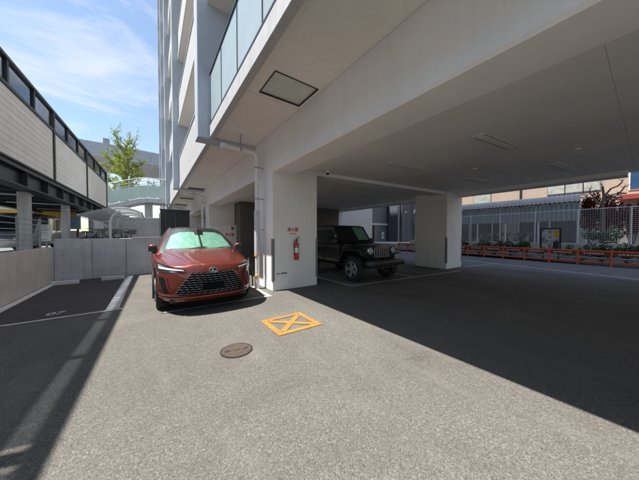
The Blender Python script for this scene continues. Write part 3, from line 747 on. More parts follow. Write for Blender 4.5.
ss = sorted(set([round(v, 4) for v in lin(-1, 1, 41)]+[-.97, -.93, .93, .97]))
ts = [0, .003, .007, .012, .018, .026, .036, .05, .065]+lin(.08, .94, 60)+[.955, .97, .982, .992, 1]
rs = lin(0, 1, 25)
body = link('body', hexshell(PB, ss, ts, rs), 'paint_copper', S)
AX0, AX1 = CY+.94, CY+.94+2.85
cut = []
for ay in (AX0, AX1):
    for sd in (-1, 1): cut.append(MB().lathe([(0, -.2), (.415, -.2), (.415, .2), (0, .2)], (CX+sd*.90, ay, .40), 'x', 40).mesh('c'))
boolean_cut(body, cut); smooth_mesh(body.data, 40); body.data.materials.clear(); body.data.materials.append(MATS['paint_copper'])
# cabin
ZR = [(0, 1.655), (.08, 1.685), (.3, 1.70), (.6, 1.69), (.9, 1.655), (1, 1.62)]
def PG(s, t, r):
    zt = stab(ZR, t)-.035*s*s-.035*abs(s)**6; z = 1.06+r*(zt-1.06)
    x = s*(.885+(.60-.885)*r**1.25)
    y0 = 1.10+(2.02-1.10)*r+(.24-.10*r)*s*s+.06*abs(s)**6; y1 = 4.80+(4.42-4.80)*r-.14*s*s
    return WL((x, y0+t*(y1-y0), z))
cab = link('cabin', hexshell(PG, lin(-1, 1, 25), [0, .004, .01, .02, .04]+lin(.07, .95, 26)+[.975, .99, 1], [0]+lin(.05, .9, 14)+[.95, .98, 1]), 'paint_copper', S)
smooth_mesh(cab.data, 50)
NW = Vector((0, -.56, .83))
def ws_pt(off):
    return lambda u, v, d=0: tuple(Vector(PG(u, 0, v))+NW*(off+d))
obj('windscreen_surround', MB().shell(ws_pt(.002), lin(-.955, .955, 21), lin(.06, .985, 14), .003), 'plastic_black', S, smooth=True)
def shade(u0, u1, fl):
    def f(a, b, d=0):
        u = u0+(u1-u0)*a; v0, v1 = .19, .83
        e = a if fl else 1-a            # outer edge at a=1 when fl
        v1 -= .10*max(0, e-.72)/.28+.07*max(0, .25-e)/.25; v0 += .03*max(0, .2-e)/.2
        return tuple(Vector(PG(u, 0, v0+(v1-v0)*b))+NW*(.0065+d+.006*math.sin(a*9)*math.sin(b*7)*.4))
    return MB().shell(f, lin(0, 1, 15), lin(0, 1, 12), .002)
obj('sun_shade', shade(-.83, -.02, False), 'sun_shade', S, smooth=True); obj('sun_shade', shade(.04, .83, True), 'sun_shade', S, smooth=True)
obj('rear_view_mirror', MB().shell(lambda u, v, d=0: tuple(Vector(PG(u, 0, v))+NW*(.010+d)), lin(-.12, .16, 7), lin(.70, .93, 5), .002), 'void_black', S, smooth=True)
obj('windscreen', MB().shell(ws_pt(.016), lin(-.90, .90, 21), lin(.10, .965, 14), .003), 'clear_glass', S, smooth=True)
obj('roof_panel', MB().shell(lambda u, v, d=0: tuple(Vector(PG(u, v, 1))+Vector((0, 0, .002+d))), lin(-.90, .90, 15), lin(.0, .62, 16), .003), 'window_dark', S, smooth=True)
for sd in (-1, 1):
    def side(u, v, d=0, sd=sd): return tuple(Vector(PG(sd, u, v))+Vector((sd*(.002+d), 0, .001)))
    for a, b in ((.10, .40), (.42, .70), (.72, .90)):
        obj('side_window', MB().shell(lambda u, v, d=0, a=a, b=b: side(u+ (v-.5)*(.10 if (a < .2 and u < a+.02) else 0), v, d), lin(a, b, 8), lin(.24, .86, 6), .003), 'window_dark', S, smooth=True)
    # door mirror
    mx_ = sd*1.03
    m = MB().add([], [])
    mir = MB()
    prof = [(0, 1.03, .75), (.02, 1.015, .95), (.10, 1.01, 1.0), (.17, 1.02, .85), (.2, 1.04, .5)]
    rings = []
    for k, (dy, zc, sc) in enumerate(prof):
        for i in range(12):
            a = 2*math.pi*i/12; ca, sa = math.cos(a), math.sin(a)
            mir.v.append(WL((sd*.94+.085*sc*math.copysign(abs(ca)**.7, ca), 1.55+dy, 1.19+.085*sc*math.copysign(abs(sa)**.7, sa))))
    for k in range(4):
        for i in range(12): mir.f.append((k*12+i, k*12+(i+1) % 12, (k+1)*12+(i+1) % 12, (k+1)*12+i))
    mir.f += [tuple(range(12)), tuple(range(48, 60))[::-1]]
    mo = obj('door_mirror', mir, 'paint_copper' if sd > 0 else 'paint_copper', S, smooth=True)
    obj('mirror_base', MB().box(*[v for p in zip((.955+sd*.90-.06, 4.84+1.58, 1.07), (.955+sd*.90+.06, 4.84+1.68, 1.16)) for v in p]), 'plastic_black', mo, .02)
    obj('mirror_cowl', MB().shell(lambda u, v, d=0, sd=sd: WL((sd*.94+.08*u, 1.548-d-.004*(1-u*u), 1.19+.07*v)), lin(-1, 1, 7), lin(-1, .45, 4), .004), 'plastic_black', mo, smooth=True)
    # door seams, handles, sill cladding
    def bs(yn, z, off, sd=sd):
        x = sd*stab(WT, yn)*stab(SF, z)
        if 1.2 < yn < 4: x *= 1-.018*math.exp(-((z-.62)/.12)**2)
        return WL((x+sd*off, yn, z))
    for yy in (1.62, 2.62, 3.52):
        obj('door_seam', MB().shell(lambda u, v, d=0, yy=yy: bs(yy+u*.004+.02*(v-.7), v, .0015+d), [-1, 1], lin(.36, .98, 8), .001), 'near_black', body)
    for yy in (2.42, 3.36): obj('door_handle', MB().tube([bs(yy, .93, .01), bs(yy+.03, .93, .035), bs(yy+.18, .935, .035), bs(yy+.21, .935, .01)], .012, 8), 'paint_copper', body, smooth=True)
    obj('sill_cladding', MB().shell(lambda u, v, d=0: bs(u, v, .012-d), lin(1.42, 3.30, 12), lin(.25, .37, 4), .02), 'plastic_black', S, smooth=True)
    for ay in (.94, 3.79):
        m = MB().tube([WL((sd*(.937+(.008 if ay < 2 else .012)), ay+.418*math.cos(a), .40+.418*math.sin(a))) for a in lin(-.25, math.pi+.25, 22)], .016, 6); obj('wheel_arch_trim', m, 'plastic_black', S, smooth=True)
for sd in (-1, 1):
    wheel(S, CX+sd*.785, AX0, .375, .235, sd); wheel(S, CX+sd*.825, AX1, .375, .235, sd)
obj('underbody', MB().box(CX-.70, CX+.70, CY+.25, CY+4.6, .22, .30), 'near_black', S)
# ---- front fascia parts, laid on the nose surface
def FP(x, z, off=0):
    s_ = max(-1, min(1, x/(stab(WT, 0)*stab(SF, z))))
    e = .02
    n = Vector((fy(min(1, s_+e), z)-fy(max(-1, s_-e), z), -2*e*.895, 0)).normalized()   # outward normal in plan
    p = Vector(WL((x, fy(s_, z), z)))
    return p+n*off
def front_patch(name, left, right, mat, parent, off, th, nu=10, nv=8):
    """left/right: polylines (x,z) of equal length, surface interpolated between them"""
    def ev(pl, v):
        k = v*(len(pl)-1); i = min(int(k), len(pl)-2); f = k-i
        return (pl[i][0]+(pl[i+1][0]-pl[i][0])*f, pl[i][1]+(pl[i+1][1]-pl[i][1])*f)
    def fn(u, v, d=0):
        a, b = ev(left, v), ev(right, v); return tuple(FP(a[0]+(b[0]-a[0])*u, a[1]+(b[1]-a[1])*u, off+d))
    return obj(name, MB().shell(fn, lin(0, 1, nu), lin(0, 1, nv), th), mat, parent, smooth=True)
gl_l = [(-.55, .375), (-.60, .42), (-.55, .52), (-.47, .64), (-.40, .73), (-.36, .785)]
gl_r = [(-x, z) for x, z in gl_l]
gr = front_patch('grille', gl_l, gl_r, 'void_black', S, .002, .004, 24, 14)
def gw(z):
    return abs(tab([(zz, x) for x, zz in gl_l], z))
gb = MB(); row = 0; z = .392
while z < .79:
    half = gw(z)+.02; seg = .098; x = -half-(seg/2 if row % 2 else 0)
    while x < half:
        a, b = max(x+.006, -half), min(x+seg-.006, half)
        if b-a > .03:
            mid = (a+b)/2; dz = .016*(abs(mid)/.5)
            pts = [FP(a, z+dz-.004, .012), FP(mid, z+dz+.006, .020), FP(b, z+dz-.004, .012)]
            gb.tube(pts, [.0028, .0050, .0028], 6)
        x += seg
    z += .041; row += 1
obj('grille_bars', gb, 'alloy', gr, smooth=True)
# dark plate zone and radar in the grille centre
front_patch('number_plate_holder', [(-.19, .475), (-.19, .60)], [(.19, .475), (.19, .60)], 'void_black', S, .024, .010, 6, 4)
# emblem
EM = FP(0, .815, .012)
eo = obj('emblem', MB().tube([(EM.x+.072*math.cos(a), EM.y-.004, EM.z+.052*math.sin(a)) for a in lin(0, 2*math.pi*23/24, 24)], .0085, 8, True), 'chrome', S, smooth=True)
obj('emblem_disc', MB().lathe([(0, -.004), (1, -.004), (1, .0), (0, .0)], (0, 0, 0), 'y', 24).xf(Matrix.Translation((EM.x, EM.y+.002, EM.z)) @ Matrix.Diagonal((.066, 1, .047, 1))), 'near_black', eo)
obj('emblem_letter', MB().prism([(EM.x-.006, EM.z+.036), (EM.x+.010, EM.z+.036), (EM.x-.018, EM.z-.014), (EM.x+.040, EM.z-.014), (EM.x+.034, EM.z-.028), (EM.x-.040, EM.z-.028)], 'y', EM.y-.011, EM.y-.003), 'chrome', eo)
for sd in (-1, 1):
    def X(pl, sd=sd): return [(sd*x, z) for x, z in pl]
    # headlamp: dark tapering housing, bright L-shaped lamp inside
    hl = front_patch('headlight', X([(.44, .822), (.45, .838)]), X([(.884, .815), (.872, .962)]), 'window_dark', S, .003, .004, 18, 6)
    front_patch('lamp_bar', X([(.485, .829), (.50, .843)]), X([(.850, .858), (.850, .898)]), 'sign_white', hl, .0075, .006, 14, 3)
    front_patch('lamp_blade', X([(.66, .884), (.67, .898)]), X([(.86, .915), (.855, .942)]), 'chrome', hl, .0075, .003, 8, 3)
    front_patch('lamp_edge', X([(.44, .812), (.44, .821)]), X([(.884, .803), (.884, .814)]), 'chrome', hl, .004, .004, 14, 2)
    iv = front_patch('side_intake', X([(.68, .42), (.72, .50), (.755, .69)]), X([(.785, .42), (.82, .50), (.855, .71)]), 'void_black', S, .002, .004, 6, 8)
    front_patch('intake_fin', X([(.66, .41), (.70, .49), (.735, .70)]), X([(.682, .41), (.722, .49), (.757, .70)]), 'paint_copper', iv, .004, .016, 3, 8)
    front_patch('fog_reflector', X([(.79, .455), (.80, .475)]), X([(.845, .46), (.845, .48)]), 'red_flat' if False else 'chrome', iv, .004, .003, 3, 2)
    front_patch('spindle_edge', X([(.555, .375), (.605, .42), (.555, .52), (.475, .64), (.405, .73), (.37, .785)]), X([(.58, .375), (.63, .42), (.58, .52), (.50, .64), (.43, .73), (.385, .785)]), 'paint_copper', S, .003, .012, 4, 12)
# lower lip and black under-tray
lip = MB()
def lipf(u, v, d=0): return tuple(FP(u*.86, .285+.055*v, .004+.035*math.sin(math.pi*(.15+.7*v))*(1-.5*u*u)-d))
lip.shell(lipf, lin(-1, 1, 31), lin(0, 1, 6), .02); obj('front_lip', lip, 'paint_copper', S, smooth=True)
obj('under_tray', MB().shell(lambda u, v, d=0: tuple(FP(u*.86, (.17+.112*v), -.02+.012*v-d)), lin(-1, 1, 25), lin(0, 1, 4), .03), 'void_black', S, smooth=True)
# hood seam, wipers, cowl
def top_pt(s_, yn, off):
    p = PB(s_, yn/LEN, 1); return (p[0], p[1], p[2]+off)
for sd in (-1, 1):
    obj('hood_seam', MB().tube([top_pt(sd*(.44+.44*k), .03+1.17*k, .0) for k in lin(0, 1, 16)], .004, 5), 'near_black', body)
obj('hood_seam', MB().tube([top_pt(u, .028, .0) for u in lin(-.44, .44, 21)], .004, 5), 'near_black', body)
obj('cowl', MB().shell(lambda u, v, d=0: tuple(Vector(PG(u, 0, .03+.05*v))+NW*(.006+d)), lin(-.93, .93, 15), [0, 1], .006), 'plastic_black', S, smooth=True)
for u0, u1 in ((-.55, .12), (.18, .80)):
    obj('wiper', MB().tube([tuple(Vector(PG(u, 0, .115+.02*k))+NW*.03) for k, u in enumerate(lin(u0, u1, 6))], .008, 6), 'plastic_black', S, smooth=True)
for sd in (-1, 1):
    obj('roof_rail', MB().tube([tuple(Vector(PG(sd*.93, t_, 1))+Vector((0, 0, .02 if .1 < t_ < .84 else .0))) for t_ in lin(.08, .86, 14)], .014, 8), 'alloy', S, smooth=True)
# rear lamps for completeness
obj('rear_light', MB().shell(lambda u, v, d=0: tuple(Vector(PB(u, 1, v))+Vector((0, .004+d, 0))), lin(-.96, .96, 21), lin(.80, .88, 3), .004), 'red_gloss', S, smooth=True)
obj('rear_window', MB().shell(lambda u, v, d=0: tuple(Vector(PG(u, 1, v))+Vector((0, .004+d, .001))), lin(-.85, .85, 11), lin(.3, .88, 6), .003), 'window_dark', S, smooth=True)

# ------------------------------------------------------------------ black off-road car under the building
J = thing('black_offroader', 'black boxy off-road car with slotted grille parked in shade under building', 'car', (5.97, 6.9, 0))
JX, JY = 6.03, 4.68
def jb(x0, x1, y0, y1, z0, z1): return (JX+x0, JX+x1, JY+y0, JY+y1, z0, z1)
def jprism(name, poly, x0, x1, mat, bev=.02, parent=None):
    return obj(name, MB().prism([(JY+y, z) for y, z in poly], 'x', JX+x0, JX+x1), mat, parent or J, bev, True, seg=2)
jt = MB().prism([(JY+y, z) for y, z in [(1.42, .50), (4.2, .50), (4.24, .72), (4.24, 1.22), (1.42, 1.20)]], 'x', JX-.80, JX+.80)
tub = obj('body', jt, 'paint_black', J, .03, True, seg=2)
# hood: narrows to the front
hm = MB().add([(JX-.60, JY+.38, .72), (JX+.60, JY+.38, .72), (JX+.78, JY+1.43, .72), (JX-.78, JY+1.43, .72), (JX-.60, JY+.38, 1.13), (JX+.60, JY+.38, 1.13), (JX+.76, JY+1.43, 1.21), (JX-.76, JY+1.43, 1.21)],
              [(0, 3, 2, 1), (4, 5, 6, 7), (0, 1, 5, 4), (1, 2, 6, 5), (2, 3, 7, 6), (3, 0, 4, 7)])
obj('hood', hm, 'paint_black', J, .045, True, seg=3)
# grille panel with seven slots
gp = jprism('grille_panel', [(.34, .70), (.385, .70), (.40, 1.15), (.36, 1.15)], -.66, .66, 'paint_black', .012)
for k in range(7):
    x = (k-3)*.108
    f = MB().prism([(JX+x-.040, .77), (JX+x+.040, .77), (JX+x+.040, 1.04), (JX+x+.025, 1.075), (JX+x-.025, 1.075), (JX+x-.040, 1.04)], 'y', JY+.322, JY+.339)
    fo = obj('slot_surround', f, 'alloy', gp, .006)
    obj('slot', MB().prism([(JX+x-.026, .79), (JX+x+.026, .79), (JX+x+.026, 1.03), (JX+x+.015, 1.055), (JX+x-.015, 1.055), (JX+x-.026, 1.03)], 'y', JY+.316, JY+.3215), 'near_black', J)
for sd in (-1, 1):
    hl = obj('headlight', MB().lathe([(.118, .03), (.118, -.02), (.105, -.03), (.095, -.012), (0, -.004)], (JX+sd*.545, JY+.345, .985), 'y', 28), 'chrome', J, smooth=True)
    obj('lens', MB().lathe([(.094, -.014), (.08, -.026), (.05, -.034), (0, -.037)], (JX+sd*.545, JY+.345, .985), 'y', 24), 'frosted_glass', hl, smooth=True)
    obj('fog_light', MB().lathe([(.055, .02), (.055, -.012), (.045, -.016), (0, -.02)], (JX+sd*.50, JY+.03, .60), 'y', 20), 'frosted_glass', J, smooth=True)
    # flares
    fl = [(.30, .86), (.36, 1.0), (.50, 1.045), (1.05, 1.045), (1.22, .98), (1.36, .74), (1.30, .72), (1.16, .92), (1.02, .97), (.54, .97), (.43, .94), (.37, .84)]
    obj('wheel_flare', MB().prism([(JY+y, z) for y, z in fl], 'x', JX+sd*.60, JX+sd*.94), 'plastic_black', J, .015, True)
    fl2 = [(y+2.46, z) for y, z in fl]
    obj('wheel_flare', MB().prism([(JY+y, z) for y, z in fl2], 'x', JX+sd*.78, JX+sd*.94), 'plastic_black', J, .015, True)
    wheel(J, JX+sd*.79, JY+.80, .40, .255, sd, 'rim_grey', 5); wheel(J, JX+sd*.79, JY+3.26, .40, .255, sd, 'rim_grey', 5)
    # doors, windows, mirrors
    dz = [(1.52, .56), (2.30, .56), (2.34, 1.20), (1.50, 1.20)]
    d_ = obj('door', MB().prism([(JY+y, z) for y, z in dz], 'x', JX+sd*.799, JX+sd*.815), 'paint_black', J, .006)
    obj('handle', MB().box(*jb(min(sd*.816, sd*.835), max(sd*.816, sd*.835), 2.10, 2.24, 1.06, 1.09)), 'plastic_black', d_, .004)
    d2 = obj('door', MB().prism([(JY+y, z) for y, z in [(2.36, .56), (2.95, .60), (3.12, .95), (3.12, 1.20), (2.38, 1.20)]], 'x', JX+sd*.799, JX+sd*.815), 'paint_black', J, .006)
    obj('mirror', MB().box(*jb(min(sd*.83, sd*1.03), max(sd*.83, sd*1.03), 1.56, 1.66, 1.18, 1.36)), 'plastic_black', J, .03, True)
    for poly in ([(1.76, 1.26), (2.30, 1.26), (2.30, 1.68), (1.98, 1.68)], [(2.40, 1.26), (3.10, 1.26), (3.10, 1.68), (2.40, 1.68)], [(3.22, 1.26), (4.05, 1.26), (4.0, 1.68), (3.22, 1.68)]):
        obj('side_window', MB().prism([(JY+y, z-(0)) for y, z in poly], 'x', JX+sd*.745, JX+sd*.772), 'window_dark', J, .004)
    obj('hood_latch', MB().box(*jb(min(sd*.66, sd*.70), max(sd*.66, sd*.70), .58, .66, 1.10, 1.16)), 'plastic_black', J, .006)
jprism('hard_top', [(1.50, 1.205), (4.22, 1.205), (4.14, 1.80), (3.9, 1.845), (2.05, 1.845), (1.93, 1.80)], -.755, .755, 'paint_black', .035)
# windscreen frame and glass
def jw(u, v, d=0): return (JX+u*.63, JY+1.535+(1.90-1.535)*v-d*.8, 1.27+.47*v+d*.55)
obj('windscreen_frame', MB().shell(lambda u, v, d=0: (JX+u*.74, JY+1.46+.455*v-d*.8, 1.21+.585*v+d*.55), [-1, 1], [0, 1], .02), 'paint_black', J)
obj('sun_shade', MB().shell(lambda u, v, d=0: tuple(Vector(jw(u, v, 0))+Vector((0, -.8, .55))*(.062+d)), lin(.15, .98, 9), lin(0, 1, 6), .003), 'sun_shade', J)
obj('windscreen_inner', MB().shell(lambda u, v, d=0: tuple(Vector(jw(u, v, 0))+Vector((0, -.8, .55))*(.055+d)), [-1, 1], [0, 1], .003), 'void_black', J)
obj('windscreen', MB().shell(lambda u, v, d=0: tuple(Vector(jw(u*1.06, v*1.1-.05, 0))+Vector((0, -.8, .55))*(.070+d)), lin(-1, 1, 5), lin(0, 1, 4), .003), 'clear_glass', J)
bmp_ = MB().prism([(JX-.86, JY+.16), (JX-.72, JY+.0), (JX+.72, JY+.0), (JX+.86, JY+.16), (JX+.86, JY+.28), (JX-.86, JY+.28)], 'z', .52, .70)
obj('front_bumper', bmp_, 'plastic_black', J, .03, True, seg=2)
box('chassis', jb(-.55, .55, .28, 4.2, .42, .60), 'near_black', J)
box('rear_bumper', jb(-.85, .85, 4.25, 4.42, .50, .68), 'plastic_black', J, .03)
obj('spare_wheel', MB().lathe([(0, -.12), (.37, -.12), (.40, -.08), (.40, .08), (.37, .12), (0, .12)], (JX, JY+4.40, 1.05), 'y', 28), 'tyre', J, smooth=True)

# ------------------------------------------------------------------ silver van in the yard behind the railing
V = thing('silver_van', 'silver van parked in the yard under the elevated walkway', 'car', (-5.0, 19.5, .72))
vb = MB().prism([(15.6, .95), (15.6, 1.35), (15.9, 1.55), (16.6, 2.35), (17.0, 2.5), (19.7, 2.5), (20.0, 2.3), (20.05, 1.0)], 'x', -5.9, -4.25)
obj('body', vb, 'silver_paint', V, .06, True, seg=2)
obj('windscreen', MB().add([(-5.75, 15.97, 1.64), (-4.4, 15.97, 1.64), (-4.5, 16.53, 2.31), (-5.65, 16.53, 2.31)], [(0, 1, 2, 3)]), 'window_dark', V)
for y0, y1 in ((16.75, 17.7), (17.8, 18.7), (18.8, 19.7)):
    for xx in (-4.247, -5.903): box('side_window', (xx-.002, xx+.002, y0, y1, 1.72, 2.32), 'window_dark', V)
for xx in (-4.6, -5.55): obj('headlight', MB().box(xx-.16, xx+.16, 15.585, 15.598, 1.28, 1.36), 'sign_white', V, .004)
for xx, sd in ((-4.4, 1), (-5.75, -1)):
    for yy in (16.4, 19.2):
        w = wheel(V, xx, yy, .31, .2, sd, 'alloy', 6); w.location.z = .72

# ------------------------------------------------------------------ bicycles
def bicycle(loc, rz, label, col, group):
    b = thing('bicycle', label, 'bicycle', loc, group, local=True, rotz=rz)
    for x in (-.52, .52):
        w = obj('wheel', MB().tube([(x+.32*math.cos(a), 0, .33+.32*math.sin(a)) for a in lin(0, 2*math.pi*27/28, 28)], .017, 6, True), 'tyre', b, smooth=True)
        sp = MB()
        for k in range(10):
            a = math.pi*k/10; sp.tube([(x+.31*math.cos(a), 0, .33+.31*math.sin(a)), (x-.31*math.cos(a), 0, .33-.31*math.sin(a))], .002, 3)
        obj('spokes', sp, 'steel_grey', w)
    f = MB()
    for p in ([(.40, 0, .88), (.52, 0, .33)], [(.41, 0, .82), (-.08, 0, .30)], [(-.08, 0, .30), (-.22, 0, .86)], [(-.08, 0, .30), (-.52, 0, .33)], [(-.20, 0, .78), (-.52, 0, .33)], [(.39, 0, .74), (-.16, 0, .62)]): f.tube(p, .016, 6)
    obj('frame', f, col, b, smooth=True)
    obj('handlebar', MB().tube([(.22, -.28, 1.02), (.36, -.20, 1.05), (.39, 0, 1.0), (.36, .20, 1.05), (.22, .28, 1.02)], .013, 6).tube([(.40, 0, .86), (.39, 0, 1.0)], .014, 6), 'steel_grey', b, smooth=True)
    obj('saddle', MB().prism([(-.36, -.09), (-.36, .09), (-.16, .045), (-.06, .02), (-.06, -.02), (-.16, -.045)], 'z', .87, .925), 'plastic_black', b, .015, True)
    obj('basket', MB().prism([(.48, .80), (.74, .80), (.80, 1.04), (.44, 1.04)], 'y', -.14, .14), 'steel_grey', b)
    obj('mudguard', MB().tube([(-.52+.35*math.cos(a), 0, .33+.35*math.sin(a)) for a in lin(.4, 2.9, 10)], .022, 6), 'steel_grey', b, smooth=True)
    return b
M('bike_blue', (.05, .10, .22), .35); M('bike_red', (.35, .03, .03), .35); M('bike_grey', (.25, .25, .26), .35); M('bike_black', (.02, .02, .02), .35); M('bike_white', (.7, .7, .7), .35)
BK = [((-2.15, 13.9, .72), 'bike_black', 'dark bicycle nearest the low wall, left end of the white shelter'), ((-1.95, 15.0, .72), 'bike_blue', 'dark blue bicycle second from the front under the white shelter'),
      ((-1.05, 14.3, .72), 'bike_black', 'black bicycle right of the front white shelter post'), ((-.95, 15.6, .72), 'bike_grey', 'grey bicycle behind the black one right of the shelter posts'), ((-2.05, 16.6, .72), 'bike_red', 'red framed bicycle deep under the white shelter')]
for i, (l, c_, lab) in enumerate(BK): bicycle(l, (1.2, .3, 1.9, 1.4, .5)[i], lab, c_, 'bicycles under the white shelter')

# ------------------------------------------------------------------ white cycle shelter behind the low wall
SH = thing('cycle_shelter', 'white arched cycle shelter with translucent roof behind the grey low wall', 'shelter', (-1.45, 16, .72))
def arc(x): k = (x+2.35)/1.95; return 2.28+.40*math.sin(math.pi*min(1, max(0, k*.62+.03)))**1.0-.30*max(0, k-.72)**1.5*3
for y in (13.5, 15.9, 18.2):
    m = MB().tube([(-1.45, y, .72), (-1.45, y, 2.0)]+[(-1.45+.42*(1-math.cos(a)), y, 2.0+.52*math.sin(a)) for a in lin(.2, 1.4, 6)], .045, 10)
    obj('post', m, 'white_steel', SH, smooth=True)
    obj('rib', MB().tube([(x, y, arc(x)-.03) for x in lin(-2.35, -.40, 14)], .03, 8), 'white_steel', SH, smooth=True)
xsr = lin(-2.4, -.36, 7)
for a, b in zip(xsr, xsr[1:]):
    obj('roof_panel', MB().shell(lambda u, v, d=0: (u, v, arc(u)+.012+d), lin(a+.006, b-.006, 4), [13.3, 18.5], .008), 'roof_sheet', SH, smooth=True)
for x in (-2.4, -.36): obj('gutter', MB().tube([(x, 13.3, arc(x)), (x, 18.5, arc(x))], .035, 8), 'white_steel', SH, smooth=True)
obj('tie_rail', MB().tube([(-2.35, 13.5, 2.22), (-1.45, 13.5, 1.85)], .015, 6), 'white_steel', SH, smooth=True)

# ------------------------------------------------------------------ block wall, footbridge stairs, tree, viaduct
blk = thing('block_wall', 'grey concrete block wall beneath the footbridge stairs', 'wall', (-.6, 22, .72))
bme = MB().box(0, .392, 0, .15, 0, .192).mesh('block', .006); bme.materials.append(MATS['concrete_pale'])
for r_ in range(10):
    for k in range(9):
        x = -2.6+k*.4+(.2 if r_ % 2 else 0)
        o = bpy.data.objects.new('block', bme); COL.objects.link(o); o.parent = blk; o.matrix_parent_inverse = Matrix.Translation(blk.location).inverted(); o.location = (x, 21.0, .74+r_*.2)
box('core', (-2.6, 1.2, 21.02, 21.12, .72, 2.73), 'concrete', blk)
FB = thing('footbridge_stairs', 'footbridge stairs with pale green side panels and white handrail', 'footbridge', (-1.5, 26, .72))
def stz(x): return 3.55+max(0, min(1, (x+4.2)/3.6))*1.25   # bottom of panels
xs = lin(-6.2, 1.8, 13)
for a, b in zip(xs, xs[1:]):
    m = MB().add([(a+.02, 26, stz(a)), (b-.02, 26, stz(b)), (b-.02, 26.04, stz(b)), (a+.02, 26.04, stz(a)), (a+.02, 26, stz(a)+1.1), (b-.02, 26, stz(b)+1.1), (b-.02, 26.04, stz(b)+1.1), (a+.02, 26.04, stz(a)+1.1)],
                 [(0, 3, 2, 1), (4, 5, 6, 7), (0, 1, 5, 4), (1, 2, 6, 5), (2, 3, 7, 6), (3, 0, 4, 7)])
    obj('side_panel', m, 'green_panel', FB)
    obj('baluster', MB().tube([(a, 25.97, stz(a)+.1), (a, 25.97, stz(a)+1.75)], .025, 6), 'white_steel', FB, smooth=True)
for h_ in (1.2, 1.45, 1.75): obj('handrail', MB().tube([(x, 25.97, stz(x)+h_) for x in xs], .025, 6), 'white_steel', FB, smooth=True)
obj('stringer', MB().add([(x, y, stz(x)+dz) for x in xs for y, dz in ((26.1, -.02), (28.4, -.02), (28.4, -.4), (26.1, -.4))],
    [tuple(i*4+j if q == 0 else (i+1)*4+j for q, j in ((0, j), (0, (j+1) % 4), (1, (j+1) % 4), (1, j))) for i in range(len(xs)-1) for j in range(4)]+[(3, 2, 1, 0), tuple(len(xs)*4-4+j for j in range(4))]), 'concrete_grey', FB)
for x in (-3.6, -.2, 1.5): box('pier', (x-.3, x+.3, 26.8, 27.6, .72, stz(x)-.41), 'concrete_grey', FB, .02)
for x, z in ((.2, 6.2), (.9, 6.2)): obj('lamp_stub', MB().tube([(x, 25.97, z-.2), (x, 25.97, z+.25)], .03, 6), 'white_steel', FB)

def ginkgo(label, base, seed):
    rnd = random.Random(seed); T = thing('ginkgo_tree', label, 'tree', base)
    wood = MB(); lf = MB(); base = Vector(base)
    def limb(p, d, l, r, lev, leafy):
        pts = [p]; rr = [r]; q = p; n = 5
        for i in range(n):
            d = (d+Vector((rnd.gauss(0, .13), rnd.gauss(0, .13), rnd.gauss(.06, .07)))).normalized(); q = q+d*(l/n); pts.append(q); rr.append(max(.008, r*(1-.75*(i+1)/n)))
        wood.tube(pts, rr, 6 if lev < 2 else 4)
        if lev >= 1:
            m = int(l*(34 if lev == 1 else 46)*leafy)
            for k in range(m):
                f = rnd.uniform(.12, 1)*n; i = min(n-1, int(f)); c = pts[i].lerp(pts[i+1], f-i)
                for _ in range(rnd.choice((2, 3, 4))): lf.leaf(c+Vector((rnd.gauss(0, .09), rnd.gauss(0, .09), rnd.gauss(0, .08))), .062, rnd)
        if lev < 2:
            for k in range(6 if lev == 1 else 0):
                f = rnd.uniform(.2, .95)*n; i = min(n-1, int(f)); c = pts[i].lerp(pts[i+1], f-i); a = rnd.uniform(0, 6.28)
                nd = (d*.5+Vector((math.cos(a), math.sin(a), rnd.uniform(-.1, .7)))*.7).normalized(); limb(c, nd, l*rnd.uniform(.25, .5), rr[i]*.5, 2, leafy)
        return pts
    tp = [base+Vector((.05*math.sin(k*1.3), 0, z)) for k, z in enumerate(lin(0, 9.4, 12))]
    wood.tube(tp, [.30-.021*k for k in range(12)], 9)
    for k in range(26):
        f = k/25; z = 4.3+5.1*f; a = k*2.4+rnd.uniform(-.4, .4)
        L = (2.75-1.3*f)*rnd.uniform(.75, 1.1); left = -math.cos(a)
        leafy = (.95 if math.cos(a) < .25 else .55)*(1.0 if f < .62 else .30)*rnd.uniform(.5, 1.2)
        limb(base+Vector((0, 0, z)), Vector((math.cos(a), math.sin(a), .35+.7*f)).normalized(), L, .10-.05*f, 1, leafy)
    for dx in (-.5, .35, .6): limb(base+Vector((0, 0, 8.6)), Vector((dx, 0, 1)).normalized(), 2.3, .06, 1, .12)
    obj('trunk', wood, 'bark', T, smooth=True); obj('crown', lf, 'leaf_spring', T, recalc=False)
ginkgo('ginkgo tree with sparse fresh yellow green leaves beyond the shelter', (-1.95, 29.5, .72), 5)
VD = thing('viaduct', 'grey elevated road viaduct crossing the sky behind the tree', 'viaduct', (-10, 46, 0))
def vy(x): return 46+.02*(x+8)**2*.3
sec = [(0, 14.6), (0, 12.9), (-.0, 12.85), (1.6, 12.2), (3.0, 11.9), (7, 11.9), (8.4, 12.2), (10, 12.85), (10, 14.6)]
xs = lin(-45, 25, 29); vm = MB(); n = len(sec)
for x in xs:
    for dy, z in sec: vm.v.append((x, vy(x)+dy, z-.012*(x+8)))
for i in range(len(xs)-1):
    for j in range(n): vm.f.append((i*n+j, i*n+(j+1) % n, (i+1)*n+(j+1) % n, (i+1)*n+j))
vm.f += [tuple(range(n)), tuple(range((len(xs)-1)*n, len(xs)*n))]
obj('deck', vm, 'grey_render' if False else 'concrete_grey', VD)
